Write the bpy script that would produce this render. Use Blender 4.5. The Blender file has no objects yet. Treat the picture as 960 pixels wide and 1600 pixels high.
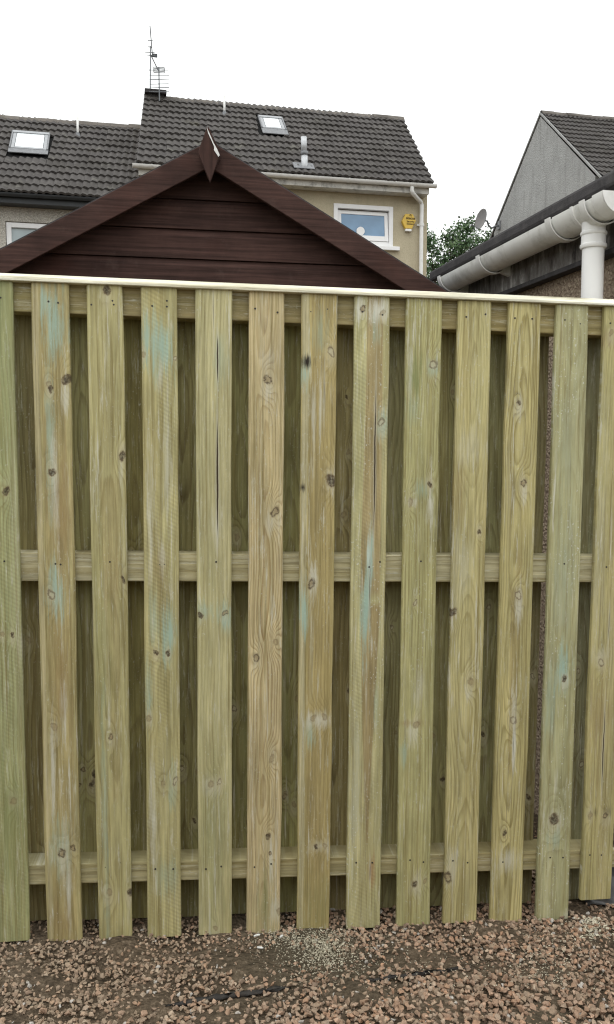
import bpy, bmesh, math, random
import numpy as np
from mathutils import Vector, Matrix
random.seed(7)
rng = np.random.default_rng(7)
rad = math.radians
scene = bpy.context.scene
col = scene.collection

# ------------------------------------------------------------------ camera
PITCH, YAW, FPX, CAMH = rad(4.8), rad(6.8), 1300.0, 1.42
cd = bpy.data.cameras.new('camera')
cd.sensor_fit = 'VERTICAL'; cd.sensor_height = 36; cd.lens = 36 * FPX / 1600
cd.clip_start = 0.05; cd.clip_end = 2000
cam = bpy.data.objects.new('camera', cd); col.objects.link(cam)
cam.location = (0, 0, CAMH); cam.rotation_euler = (rad(90) - PITCH, 0, -YAW)
scene.camera = cam

# ------------------------------------------------------------------ sky and sun (bright overcast)
SUN_EL, SUN_AZ = 58, 200          # degrees; the sun stands high behind the photographer
SKY_L = 1.45
w = bpy.data.worlds.new('World'); scene.world = w; w.use_nodes = True
nt = w.node_tree; nt.nodes.clear()
out = nt.nodes.new('ShaderNodeOutputWorld')
sky = nt.nodes.new('ShaderNodeTexSky'); sky.sky_type = 'NISHITA'; sky.sun_disc = False
sky.sun_elevation = rad(SUN_EL); sky.sun_rotation = rad(SUN_AZ)
b1 = nt.nodes.new('ShaderNodeBackground'); b1.inputs[1].default_value = 0.08
nt.links.new(sky.outputs[0], b1.inputs[0])
tc = nt.nodes.new('ShaderNodeTexCoord')
sp = nt.nodes.new('ShaderNodeSeparateXYZ'); nt.links.new(tc.outputs['Generated'], sp.inputs[0])
mr = nt.nodes.new('ShaderNodeMapRange'); nt.links.new(sp.outputs[2], mr.inputs[0])
mr.inputs[3].default_value = SKY_L * 0.85; mr.inputs[4].default_value = SKY_L * 1.55
nz = nt.nodes.new('ShaderNodeTexNoise'); nz.inputs['Scale'].default_value = 2.2; nz.inputs['Detail'].default_value = 4
nt.links.new(tc.outputs['Generated'], nz.inputs['Vector'])
mr2 = nt.nodes.new('ShaderNodeMapRange'); nt.links.new(nz.outputs[0], mr2.inputs[0])
mr2.inputs[3].default_value = 0.92; mr2.inputs[4].default_value = 1.08
mm = nt.nodes.new('ShaderNodeMath'); mm.operation = 'MULTIPLY'
nt.links.new(mr.outputs[0], mm.inputs[0]); nt.links.new(mr2.outputs[0], mm.inputs[1])
b2 = nt.nodes.new('ShaderNodeBackground'); b2.inputs[0].default_value = (0.985, 1.0, 0.985, 1)
nt.links.new(mm.outputs[0], b2.inputs[1])
mx = nt.nodes.new('ShaderNodeMixShader'); mx.inputs[0].default_value = 0.92
nt.links.new(b1.outputs[0], mx.inputs[1]); nt.links.new(b2.outputs[0], mx.inputs[2])
nt.links.new(mx.outputs[0], out.inputs[0])
sd = bpy.data.lights.new('sun', 'SUN'); sd.energy = 0.5; sd.angle = rad(25); sd.color = (1, 0.97, 0.92)
so = bpy.data.objects.new('sun', sd); col.objects.link(so)
so.rotation_euler = (rad(90 - SUN_EL), 0, rad(180 - SUN_AZ) + rad(0))
so.location = (0, -5, 20)
scene.view_settings.view_transform = 'Standard'; scene.view_settings.look = 'None'
scene.view_settings.exposure = 0.0; scene.view_settings.gamma = 1.0
scene.view_settings.use_curve_mapping = False
scene.cycles.max_bounces = 6
scene.cycles.use_denoising = True; scene.cycles.denoising_prefilter = 'ACCURATE'; scene.cycles.filter_width = 1.2

# ------------------------------------------------------------------ measuring the photograph: pixel -> ray -> point on a plane
CAM = np.array([0, 0, CAMH])
_F = np.array([math.sin(YAW) * math.cos(PITCH), math.cos(YAW) * math.cos(PITCH), -math.sin(PITCH)])
_R = np.array([math.cos(YAW), -math.sin(YAW), 0.0]); _U = np.cross(_R, _F)
def ray(x, y): return _F + _R * (x - 480) / FPX + _U * (800 - y) / FPX
def hit(x, y, p0, n):
    d = ray(x, y); return CAM + d * ((np.array(p0) - CAM) @ np.array(n)) / (d @ np.array(n))
def at_depth(x, y, Z):
    d = ray(x, y); return CAM + d * Z / (d @ np.array([math.sin(YAW), math.cos(YAW), 0]))
ANG = rad(5.5)                       # the houses and the outbuilding stand turned this far from the fence
UA = np.array([math.cos(ANG), math.sin(ANG), 0]); VA = np.array([-math.sin(ANG), math.cos(ANG), 0]); ZA = np.array([0, 0, 1.0])
def loc(P, O): D = P - O; return np.array([D @ UA, D @ VA, P[2]])

# ------------------------------------------------------------------ mesh helpers
class MB:
    def __init__(s): s.v = []; s.f = []
    def add(s, vs, fs):
        o = len(s.v); s.v += [tuple(map(float, p)) for p in vs]; s.f += [tuple(i + o for i in f) for f in fs]; return s
    def box(s, x0, x1, y0, y1, z0, z1):
        return s.add([(x, y, z) for z in (z0, z1) for y in (y0, y1) for x in (x0, x1)],
                     [(0, 2, 3, 1), (4, 5, 7, 6), (0, 1, 5, 4), (2, 6, 7, 3), (0, 4, 6, 2), (1, 3, 7, 5)])
    def prism(s, poly, fn, a, b):
        """poly: list of 2-D points; fn(p, t) -> 3-D; extruded between t=a and t=b"""
        n = len(poly)
        vs = [fn(p, a) for p in poly] + [fn(p, b) for p in poly]
        fs = [tuple(range(n))[::-1], tuple(range(n, 2 * n))] + [(i, (i + 1) % n, n + (i + 1) % n, n + i) for i in range(n)]
        return s.add(vs, fs)
    def tube(s, pts, r, n=8, cap=True, r_end=None):
        pts = [Vector(p) for p in pts]; o = len(s.v); m = len(pts)
        for i, p in enumerate(pts):
            t = (pts[min(i + 1, m - 1)] - pts[max(i - 1, 0)]).normalized()
            a = Vector((0, 0, 1)) if abs(t.z) < 0.9 else Vector((1, 0, 0))
            e1 = t.cross(a).normalized(); e2 = t.cross(e1)
            rr = r if r_end is None else r + (r_end - r) * i / (m - 1)
            for k in range(n):
                q = p + (e1 * math.cos(2 * math.pi * k / n) + e2 * math.sin(2 * math.pi * k / n)) * rr
                s.v.append(tuple(q))
        for i in range(m - 1):
            for k in range(n):
                s.f.append((o + i * n + k, o + i * n + (k + 1) % n, o + (i + 1) * n + (k + 1) % n, o + (i + 1) * n + k))
        if cap:
            s.f.append(tuple(o + k for k in range(n))[::-1]); s.f.append(tuple(o + (m - 1) * n + k for k in range(n)))
        return s
    def mesh(s, name, mat, smooth=False):
        me = bpy.data.meshes.new(name); me.from_pydata(s.v, [], s.f)
        bm = bmesh.new(); bm.from_mesh(me); bmesh.ops.recalc_face_normals(bm, faces=bm.faces); bm.to_mesh(me); bm.free()
        if mat: me.materials.append(mat)
        if smooth: me.polygons.foreach_set('use_smooth', [True] * len(me.polygons))
        me.update(); return me
    def build(s, name, mat, parent=None, smooth=False):
        return link(name, s.mesh(name, mat, smooth), parent)
def link(name, me, parent=None):
    o = bpy.data.objects.new(name, me); col.objects.link(o); o.parent = parent; return o
def bevel(o, wdt=0.004, seg=2):
    m = o.modifiers.new('bevel', 'BEVEL'); m.width = wdt; m.segments = seg; m.limit_method = 'ANGLE'; return o
def autosmooth(o, a=40):
    me = o.data
    me.polygons.foreach_set('use_smooth', [True] * len(me.polygons)); me.set_sharp_from_angle(angle=rad(a)); return o
def empty(name, p, rz=0, label=None, cat=None, group=None):
    o = bpy.data.objects.new(name, None); col.objects.link(o); o.location = p; o.rotation_euler = (0, 0, rz); o.empty_display_size = 0.1
    return tag(o, label, cat, group)
def tag(o, label=None, cat=None, group=None, kind=None):
    if label: o['label'] = label
    if cat: o['category'] = cat
    if group: o['group'] = group
    if kind: o['kind'] = kind
    return o

# ------------------------------------------------------------------ material helpers
class NT:
    def __init__(s, name, rough=0.8, spec=0.3):
        s.mat = bpy.data.materials.new(name); s.mat.use_nodes = True; s.t = s.mat.node_tree
        s.b = s.t.nodes['Principled BSDF']; s.b.inputs['Roughness'].default_value = rough
        s.b.inputs['Specular IOR Level'].default_value = spec
        s.tc = s.t.nodes.new('ShaderNodeTexCoord')
    def n(s, ty): return s.t.nodes.new(ty)
    def set(s, inp, val):
        if isinstance(val, bpy.types.NodeSocket): s.t.links.new(val, inp)
        elif val is not None:
            if isinstance(val, (tuple, list)) and inp.type == 'RGBA' and len(val) == 3: val = (*val, 1)
            inp.default_value = val
    def m(s, op, a, b=None, c=None, clamp=False):
        x = s.n('ShaderNodeMath'); x.operation = op; x.use_clamp = clamp
        s.set(x.inputs[0], a); s.set(x.inputs[1], b)
        if c is not None: s.set(x.inputs[2], c)
        return x.outputs[0]
    def v(s, op, a, b=None):
        x = s.n('ShaderNodeVectorMath'); x.operation = op; s.set(x.inputs[0], a)
        if b is not None: s.set(x.inputs[1], b)
        return x.outputs['Value'] if op in ('LENGTH', 'DOT_PRODUCT', 'DISTANCE') else x.outputs[0]
    def comb(s, x, y, z):
        k = s.n('ShaderNodeCombineXYZ'); s.set(k.inputs[0], x); s.set(k.inputs[1], y); s.set(k.inputs[2], z); return k.outputs[0]
    def sep(s, v):
        k = s.n('ShaderNodeSeparateXYZ'); s.set(k.inputs[0], v); return k.outputs
    def noise(s, vec, scale=1, det=2, rough=0.5, dist=0):
        k = s.n('ShaderNodeTexNoise'); s.set(k.inputs['Vector'], vec); k.inputs['Scale'].default_value = scale
        k.inputs['Detail'].default_value = det; k.inputs['Roughness'].default_value = rough; k.inputs['Distortion'].default_value = dist
        return k.outputs[0]
    def vor(s, vec, scale, feat='F1', out=0):
        k = s.n('ShaderNodeTexVoronoi'); k.feature = feat; s.set(k.inputs['Vector'], vec); k.inputs['Scale'].default_value = scale
        return k.outputs[out]
    def mr(s, v, a, b, c=0, d=1, smooth=False):
        k = s.n('ShaderNodeMapRange'); s.set(k.inputs[0], v)
        if smooth: k.interpolation_type = 'SMOOTHSTEP'
        for i, q in enumerate((a, b, c, d)): k.inputs[i + 1].default_value = q
        return k.outputs[0]
    def ramp(s, f, stops):
        k = s.n('ShaderNodeValToRGB'); s.set(k.inputs[0], f); e = k.color_ramp.elements
        while len(e) < len(stops): e.new(0.5)
        for q, (p, c) in zip(e, stops): q.position = p; q.color = (*c, 1) if len(c) == 3 else c
        return k.outputs[0]
    def mix(s, f, a, b, mode='MIX'):
        k = s.n('ShaderNodeMix'); k.data_type = 'RGBA'; k.blend_type = mode; s.set(k.inputs[0], f); s.set(k.inputs[6], a); s.set(k.inputs[7], b)
        return k.outputs[2]
    def hsv(s, c, val, sat=1.0):
        k = s.n('ShaderNodeHueSaturation'); s.set(k.inputs['Color'], c); s.set(k.inputs['Value'], val); s.set(k.inputs['Saturation'], sat); return k.outputs[0]
    def obj_rand(s): return s.n('ShaderNodeObjectInfo').outputs['Random']
    def bump(s, h, strength=0.3, dist=0.01):
        k = s.n('ShaderNodeBump'); s.set(k.inputs['Height'], h); k.inputs['Strength'].default_value = strength; k.inputs['Distance'].default_value = dist
        s.t.links.new(k.outputs[0], s.b.inputs['Normal']); return k
    def color(s, c): s.set(s.b.inputs['Base Color'], c); return s

def plain(name, c, rough=0.5, spec=0.4, var=0.1, scale=6, bump=0.0, dirt=None, dirt_amt=0.4, metallic=0):
    g = NT(name, rough, spec); g.b.inputs['Metallic'].default_value = metallic
    P = g.tc.outputs['Object']
    n1 = g.noise(P, scale, 4, 0.6)
    colr = g.hsv((*c, 1), g.mr(n1, 0.25, 0.75, 1 - var, 1 + var))
    if dirt:
        n2 = g.noise(P, scale * 1.7, 6, 0.7)
        colr = g.mix(g.mr(n2, 0.5, 0.72, 0, dirt_amt), colr, dirt)
    g.color(colr)
    if bump: g.bump(g.noise(P, scale * 20, 3), bump, 0.004)
    return g.mat

def harling(name, c, c2, scale=60, bump=0.8, dist=0.012, stain=(0.15, 0.14, 0.11), stain_amt=0.35):
    """roughcast wall: small stones thrown into render"""
    g = NT(name, 0.95, 0.15); P = g.tc.outputs['Object']
    vo = g.vor(P, scale); n1 = g.noise(P, scale * 1.6, 3)
    sp = g.mix(g.mr(vo, 0.1, 0.7), c, c2)
    big = g.noise(P, 0.9, 5, 0.6)
    x, y, z = g.sep(P)
    streak = g.noise(g.comb(g.m('MULTIPLY', x, 3), g.m('MULTIPLY', y, 3), g.m('MULTIPLY', z, 0.45)), 1.6, 5, 0.65)
    sp = g.hsv(sp, g.mr(big, 0.3, 0.7, 0.86, 1.12))
    sp = g.mix(g.mr(streak, 0.5, 0.75, 0, stain_amt), sp, stain)
    sp = g.mix(g.mr(n1, 0.3, 0.75, 0, 0.35), sp, c2)
    g.color(sp); g.bump(g.m('ADD', g.m('MULTIPLY', vo, -1), n1), bump, dist)
    return g.mat

def roof_tile_mat(name, c):
    g = NT(name, 0.9, 0.2); P = g.tc.outputs['Object']; r = g.obj_rand()
    off = g.v('ADD', P, g.comb(g.m('MULTIPLY', r, 37), g.m('MULTIPLY', r, 91), 0))
    n = g.noise(off, 7, 5, 0.65); n2 = g.noise(off, 40, 3, 0.6)
    cc = g.hsv((*c, 1), g.m('MULTIPLY', g.mr(r, 0, 1, 0.88, 1.12), g.mr(n, 0.25, 0.75, 0.75, 1.25)))
    cc = g.mix(g.mr(n2, 0.62, 0.75, 0, 0.35), cc, (0.20, 0.20, 0.17))       # lichen
    cc = g.mix(g.mr(n, 0.60, 0.78, 0, 0.5), cc, (0.045, 0.04, 0.03))
    wp = g.n('ShaderNodeNewGeometry').outputs['Position']
    m1 = g.noise(wp, 0.9, 6, 0.68); m2 = g.noise(wp, 3.2, 5, 0.7)
    cc = g.mix(g.mr(m1, 0.50, 0.60, 0, 0.65), cc, (0.055, 0.050, 0.045))
    cc = g.mix(g.mr(m2, 0.57, 0.68, 0, 0.6), cc, (0.15, 0.145, 0.125))
    cc = g.mix(g.m('MULTIPLY', g.mr(m1, 0.40, 0.30), g.mr(m2, 0.45, 0.6, 0, 0.6)), cc, (0.07, 0.062, 0.03))
    g.color(cc); g.bump(n2, 0.4, 0.004); return g.mat

def brown_stain_mat(name, c=(0.054, 0.029, 0.024), axis=0):
    g = NT(name, 0.78, 0.16); P = g.tc.outputs['Object']; x, y, z = g.sep(P); r = g.obj_rand()
    s = [x, y, z]; rot = [g.m('MULTIPLY', q, 3.0 if i == axis else 85) for i, q in enumerate(s)]
    f = g.noise(g.v('ADD', g.comb(*rot), g.comb(g.m('MULTIPLY', r, 50), 0, 0)), 1, 4, 0.6)
    n = g.noise(P, 5, 5, 0.6)
    cc = g.hsv((*c, 1), g.m('MULTIPLY', g.mr(f, 0.3, 0.7, 0.55, 1.45), g.mr(n, 0.3, 0.7, 0.72, 1.32)))
    cc = g.mix(g.mr(g.noise(P, 9, 6, 0.7), 0.58, 0.75, 0, 0.35), cc, (0.11, 0.075, 0.063))    # weathered patches
    cc = g.mix(g.mr(g.noise(P, 3.1, 4, 0.6), 0.55, 0.75, 0, 0.5), cc, (0.075, 0.03, 0.022))
    g.color(cc); g.bump(f, 0.25, 0.003); return g.mat

GREEN = (0.34, 0.47, 0.385); PALE = (0.63, 0.63, 0.53); BROWN = (0.27, 0.175, 0.075); ALGAE = (0.20, 0.23, 0.09); DARK = (0.03, 0.024, 0.018)
def g_amt(q): return q * 0.75
def wood_mat(name, seed, light=(0.47, 0.425, 0.21), dark=(0.21, 0.165, 0.05), axis='z', pith=(0.0, 0.05, 0.05), spacing=0.009, rings=0.6,
             knots=(), stains=(), bands=(), cracks=(), saw=0.0, speck=0.3, green=0.4, length=1.86):
    """pressure-treated softwood sawn through its growth rings; knots, stains, heartwood bands and splits lie where the lists put them (board coordinates)"""
    g = NT(name, 0.78, 0.22)
    x, y, z = g.sep(g.tc.outputs['Object'])
    if axis == 'x': x, z = z, x
    sd = seed * 13.7
    def nz(ax, az, sc=1, det=2, ro=0.5, o=0.0, ay=0.0):
        return g.noise(g.comb(g.m('MULTIPLY_ADD', x, ax, sd + o), g.m('MULTIPLY_ADD', y, ay, o * 1.7), g.m('MULTIPLY_ADD', z, az, sd * 0.37)), sc, det, ro)
    wob = g.m('MULTIPLY_ADD', nz(2, 1.3, 1, 3, 0.5, 3.1), 0.06, -0.03)
    xc = g.m('ADD', g.m('SUBTRACT', x, pith[0]), wob)
    D = g.m('MULTIPLY_ADD', nz(0, 1.6, 1, 1.5, 0.5, 7.7), pith[2] * 2.4, pith[1] - pith[2] * 1.2)
    D = g.m('ADD', D, y)
    R = g.m('SQRT', g.m('ADD', g.m('MULTIPLY', xc, xc), g.m('MULTIPLY', D, D)))
    kr_ = random.Random(seed * 7 + 1); KD = []
    jx = g.m('MULTIPLY_ADD', nz(80, 60, 1, 4, 0.65, 70), 0.020, -0.010); jz = g.m('MULTIPLY_ADD', nz(80, 60, 1, 4, 0.65, 75), 0.022, -0.011)
    xj, zj = g.m('ADD', x, jx), g.m('ADD', z, jz)
    for kn in knots:
        kx, kz, kr = kn[:3]; kind = kn[3] if len(kn) > 3 else kr_.choice('rddpff')
        dx = g.m('SUBTRACT', x, kx); dz = g.m('SUBTRACT', z, kz)
        d1 = g.v('LENGTH', g.comb(g.m('MULTIPLY', dx, 1 / kr), g.m('MULTIPLY', dz, 0.40 / kr), 0))
        R = g.m('MULTIPLY_ADD', g.m('POWER', 2.718, g.m('MULTIPLY', g.m('MULTIPLY', d1, d1), -0.36)), kr * 2.5, R)
        ex_, ez_, shr = kr_.uniform(0.9, 1.5), kr_.uniform(0.7, 1.0), kr_.uniform(-0.35, 0.35)
        dx2 = g.m('MULTIPLY_ADD', g.m('SUBTRACT', zj, kz), shr, g.m('SUBTRACT', xj, kx))
        d2 = g.v('LENGTH', g.comb(g.m('MULTIPLY', dx2, ex_ / kr), g.m('MULTIPLY', g.m('SUBTRACT', zj, kz), ez_ / kr), 0))
        d3 = g.v('LENGTH', g.comb(g.m('MULTIPLY', dx, 0.6 / kr), g.m('MULTIPLY_ADD', dz, 0.28 / kr, kr_.uniform(-0.2, 0.5)), 0))
        KD.append((kind, d2, d3, kr_.uniform(0.1, 0.55)))
    fine = nz(55, 1.6, 1, 3, 0.6, 1.3)
    t = g.m('ADD', g.m('MULTIPLY', R, 1 / spacing), g.m('MULTIPLY_ADD', fine, 0.9, -0.45))
    fr = g.m('FRACT', t)
    late = g.ramp(fr, [(0, (0, 0, 0)), (0.45, (0.12,) * 3), (0.84, (1, 1, 1)), (0.93, (0.8,) * 3), (1, (0, 0, 0))])
    vis = g.mr(nz(9, 0.9, 1, 2, 0.5, 9.2), 0.3, 0.7, 0.35, 1.0)
    c = g.mix(g.m('MULTIPLY', g.m('MULTIPLY', late, vis), rings), light, dark)
    # broad tone: greener and browner runs along the board
    c = g.mix(g.mr(nz(11, 1.2, 1, 4, 0.55, 5.5), 0.42, 0.75, 0, g_amt(green)), c, (0.33, 0.33, 0.155))
    c = g.mix(g.mr(nz(16, 1.0, 1, 3, 0.55, 15.5), 0.50, 0.78, 0, 0.45), c, (0.35, 0.285, 0.11))
    for (bx, w0, w1, z0, z1, bc, bs) in bands:          # (centre, half width low, half width high, z range, colour, strength)
        ww = g.mr(z, z0, z1, w0, w1)
        e = g.m('SUBTRACT', ww, g.m('ABSOLUTE', g.m('ADD', g.m('SUBTRACT', x, bx), g.m('MULTIPLY_ADD', nz(3, 1.5, 1, 2, 0.5, 21 + bx * 50), 0.02, -0.01))))
        mk = g.m('MULTIPLY', g.mr(e, 0.0, 0.004), g.m('MULTIPLY', g.mr(z, z0, z0 + 0.03), g.mr(z, z1, z1 - 0.02)))
        c = g.mix(g.m('MULTIPLY', mk, bs), c, g.mix(g.m('MULTIPLY', late, 0.5), bc, tuple(q * 0.7 for q in bc)))
    fib = nz(150, 3.5, 1, 6, 0.75, 2.0)
    mot = nz(20, 4, 1, 6, 0.68, 4.0)
    c = g.hsv(c, g.m('MULTIPLY', g.mr(fib, 0.3, 0.7, 0.72, 1.24), g.mr(mot, 0.28, 0.72, 0.72, 1.22)))
    # dry pale flecks where the planer tore the grain
    flk = nz(85, 8, 1, 6, 0.78, 31)
    c = g.mix(g.mr(flk, 0.58, 0.68, 0, 0.6), c, PALE)
    c = g.mix(g.mr(nz(48, 0.9, 1, 3, 0.6, 52), 0.56, 0.74, 0, 0.5), c, (0.27, 0.215, 0.075))
    c = g.mix(g.mr(nz(60, 1.4, 1, 4, 0.6, 57), 0.60, 0.76, 0, 0.45), c, (0.47, 0.44, 0.29))
    gl = nz(105, 1.5, 1, 6, 0.75, 63)
    c = g.mix(g.mr(gl, 0.53, 0.64, 0, 0.75), c, (0.205, 0.165, 0.06))
    sc1 = nz(95, 3.2, 1, 6, 0.78, 66); zn = nz(26, 1.6, 1, 2, 0.5, 68)
    c = g.mix(g.m('MULTIPLY', g.mr(sc1, 0.56, 0.65, 0, 0.9), g.mr(zn, 0.40, 0.62, 0.15, 1.0)), c, (0.60, 0.59, 0.47))
    for (sx, sz, rx, rz, sc_, st) in stains:
        d = g.v('LENGTH', g.comb(g.m('MULTIPLY', g.m('SUBTRACT', x, sx), 1 / rx), g.m('MULTIPLY', g.m('SUBTRACT', z, sz), 1 / rz), 0))
        d = g.m('ADD', d, g.m('MULTIPLY_ADD', nz(95, 6, 1, 6, 0.8, 11 + sx * 90), 5.5, -2.85))
        c = g.mix(g.mr(d, 1.15, 0.0, 0, st), c, sc_)
    if speck:
        sn = nz(200, 110, 1, 3, 0.6, 44); zone = nz(30, 4, 1, 2, 0.5, 47)
        c = g.mix(g.m('MULTIPLY', g.mr(sn, 0.62, 0.68), g.mr(zone, 0.45, 0.6, 0, speck)), c, (0.62, 0.64, 0.56))
    if saw:
        wv = g.m('SINE', g.m('MULTIPLY', g.m('ADD', g.m('MULTIPLY', z, 1.0), g.m('MULTIPLY', x, 0.55)), 520))
        c = g.hsv(c, g.m('MULTIPLY_ADD', g.m('MULTIPLY', wv, g.mr(nz(20, 3, 1, 2, 0.5, 61), 0.45, 0.65, 0, 1)), saw, 1.0))
    hh = g.m('MULTIPLY_ADD', late, -0.35, g.m('MULTIPLY_ADD', gl, -0.8, fib))
    ringn = nz(140, 110, 1, 3, 0.65, 90); smear = nz(110, 12, 1, 4, 0.65, 95)
    for kind, d2, d3, hs in KD:
        hm = g.m('ADD', d3, g.m('MULTIPLY_ADD', smear, 1.4, -0.7))
        c = g.mix(g.mr(hm, 1.1, 0.4, 0, hs), c, (0.50, 0.46, 0.31))
        cen, edge, out_, a_ = {'r': ((0.30, 0.235, 0.13), (0.085, 0.06, 0.035), (0.26, 0.20, 0.10), 0.9), 'd': ((0.055, 0.04, 0.025), (0.10, 0.07, 0.04), (0.24, 0.18, 0.09), 0.95),
                               'p': ((0.48, 0.44, 0.30), (0.17, 0.13, 0.08), (0.42, 0.37, 0.22), 0.8), 'f': ((0.27, 0.205, 0.10), (0.19, 0.14, 0.07), (0.30, 0.24, 0.12), 0.6)}[kind]
        kc = g.ramp(g.m('MULTIPLY', g.m('MULTIPLY_ADD', ringn, 0.5, g.m('SUBTRACT', d2, 0.25)), 0.75), [(0, cen), (0.34, cen), (0.52, edge), (0.66, edge), (0.80, out_)])
        c = g.mix(g.m('MULTIPLY', g.mr(d2, 1.25, 0.85, 0, a_), g.mr(ringn, 0.3, 0.55, 0.45, 1.0)), c, kc)
        hh = g.m('MULTIPLY_ADD', g.mr(d2, 1.1, 0.8), -0.4, hh)
    for (cx, z0, z1, cw) in cracks:
        mid, half = (z0 + z1) / 2, (z1 - z0) / 2
        q = g.m('MULTIPLY', g.m('SUBTRACT', z, mid), 1 / half)
        ww = g.m('MULTIPLY', g.m('SUBTRACT', 1.0, g.m('MULTIPLY', q, q)), cw)
        e = g.m('SUBTRACT', ww, g.m('ABSOLUTE', g.m('ADD', g.m('SUBTRACT', x, cx), g.m('MULTIPLY_ADD', nz(4, 9, 1, 4, 0.6, 81), 0.006, -0.003))))
        mk = g.mr(e, -0.0002, 0.0007)
        c = g.mix(g.mr(e, -0.0045, 0.0, 0, 0.35), c, PALE)
        c = g.mix(mk, c, (0.05, 0.035, 0.02)); hh = g.m('MULTIPLY_ADD', mk, -3.0, hh)
    g.color(g.hsv(c, 1.03, 0.98)); g.bump(hh, 0.45, 0.0025)
    return g.mat

M = {}
M['white_plastic'] = plain('white_plastic', (0.74, 0.74, 0.72), 0.38, 0.45, 0.05, 5, dirt=(0.42, 0.41, 0.35), dirt_amt=0.30)
M['gutter_plastic'] = plain('gutter_plastic', (0.74, 0.74, 0.71), 0.42, 0.45, 0.07, 6, dirt=(0.24, 0.23, 0.19), dirt_amt=0.5)
M['upvc'] = plain('window_plastic', (0.80, 0.80, 0.80), 0.3, 0.5, 0.03, 3)
M['black_plastic'] = plain('black_gutter', (0.03, 0.033, 0.036), 0.45, 0.4, 0.2, 5)
M['lead'] = plain('lead_flashing', (0.17, 0.175, 0.185), 0.6, 0.3, 0.25, 14, dirt=(0.40, 0.41, 0.42), dirt_amt=0.5)
M['grey_metal'] = plain('grey_metal', (0.20, 0.21, 0.22), 0.45, 0.5, 0.2, 12, metallic=0.3)
M['zinc'] = plain('zinc_flue', (0.55, 0.57, 0.59), 0.5, 0.5, 0.25, 14, dirt=(0.2, 0.2, 0.2), metallic=0.2)
M['cladding'] = plain('roof_window_cladding', (0.30, 0.31, 0.325), 0.5, 0.4, 0.15, 9, dirt=(0.5, 0.5, 0.5), dirt_amt=0.3)
M['alu'] = plain('aerial_alloy', (0.16, 0.17, 0.18), 0.5, 0.5, 0.1, 8, metallic=0.4)
M['felt'] = plain('roofing_felt', (0.055, 0.052, 0.054), 0.9, 0.2, 0.3, 12, bump=0.5, dirt=(0.11, 0.105, 0.10), dirt_amt=0.5)
M['tile'] = roof_tile_mat('concrete_tile', (0.080, 0.074, 0.071))
M['ridge'] = roof_tile_mat('ridge_concrete', (0.15, 0.135, 0.12))
M['deck'] = plain('roof_underlay', (0.02, 0.02, 0.02), 0.95, 0.1)
M['beige'] = harling('beige_render', (0.54, 0.48, 0.345), (0.44, 0.39, 0.28), 70, 0.5, 0.01, (0.30, 0.27, 0.18), 0.4)
M['grey'] = harling('grey_harling', (0.68, 0.65, 0.58), (0.44, 0.415, 0.365), 42, 0.9, 0.02, (0.24, 0.23, 0.21), 0.5)
M['grey2'] = harling('gable_harling', (0.49, 0.495, 0.49), (0.35, 0.352, 0.345), 42, 0.9, 0.02, (0.20, 0.20, 0.19), 0.7)
M['pink'] = harling('pebbledash', (0.58, 0.475, 0.35), (0.33, 0.255, 0.19), 85, 1.0, 0.012, (0.22, 0.17, 0.12), 0.4)
M['brown'] = brown_stain_mat('brown_wood_stain', axis=0)
M['brown_v'] = brown_stain_mat('brown_wood_stain_upright', axis=2)
M['nail'] = plain('nail_steel', (0.035, 0.03, 0.027), 0.6, 0.4, 0.2, 50)
def glass(name, c, rough=0.08):
    g = NT(name, rough, 0.8); P = g.tc.outputs['Object']
    g.color(g.hsv((*c, 1), g.mr(g.noise(P, 2, 2), 0.3, 0.7, 0.85, 1.15))); return g.mat
M['blue_glass'] = glass('blue_blind_glass', (0.14, 0.26, 0.41), 0.25)
M['pale_glass'] = glass('pale_net_glass', (0.36, 0.43, 0.45), 0.12)
M['sky_glass'] = glass('roof_window_glass', (0.72, 0.76, 0.78), 0.03)  # pale base colour paints the reflected sky into the panes
def fascia_mat():
    g = NT('flaking_paint', 0.8, 0.25); P = g.tc.outputs['Object']; x, y, z = g.sep(P)
    st = g.noise(g.comb(g.m('MULTIPLY', x, 12), g.m('MULTIPLY', y, 22), g.m('MULTIPLY', z, 7)), 1, 6, 0.7)
    c = g.ramp(st, [(0.34, (0.04, 0.037, 0.035)), (0.46, (0.13, 0.12, 0.11)), (0.56, (0.19, 0.185, 0.175)), (0.62, (0.34, 0.335, 0.32)), (0.72, (0.52, 0.51, 0.48))])
    g.color(c); g.bump(st, 0.5, 0.004); return g.mat
M['fascia'] = fascia_mat()
M['white_fascia'] = plain('white_fascia_paint', (0.55, 0.54, 0.50), 0.7, 0.3, 0.1, 3, dirt=(0.08, 0.075, 0.07), dirt_amt=0.8)

# ------------------------------------------------------------------ ground
def gz(x):      # the plot falls gently to the right along the fence
    return -0.030 - 0.028 * np.clip(x, -2.2, 2.2)
def ground_height(x, y):
    rise = 2.6 * np.clip((y - 7.0) / 11.0, 0, 1) ** 1.2
    return gz(x) + rise
def soil_mat():
    g = NT('soil', 0.95, 0.15); P = g.tc.outputs['Object']
    n = g.noise(P, 6, 6, 0.65); n2 = g.noise(P, 60, 5, 0.7); vo = g.vor(P, 85)
    c = g.ramp(n2, [(0.3, (0.045, 0.034, 0.023)), (0.55, (0.125, 0.094, 0.064)), (0.75, (0.25, 0.195, 0.14))])
    c = g.hsv(c, g.mr(n, 0.3, 0.7, 0.7, 1.25))
    c = g.mix(g.mr(g.noise(P, 0.6, 4), 0.5, 0.6, 0, 0.5), c, (0.09, 0.08, 0.055))
    g.color(c); g.bump(g.m('SUBTRACT', n2, vo), 0.8, 0.012); return g.mat
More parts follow.
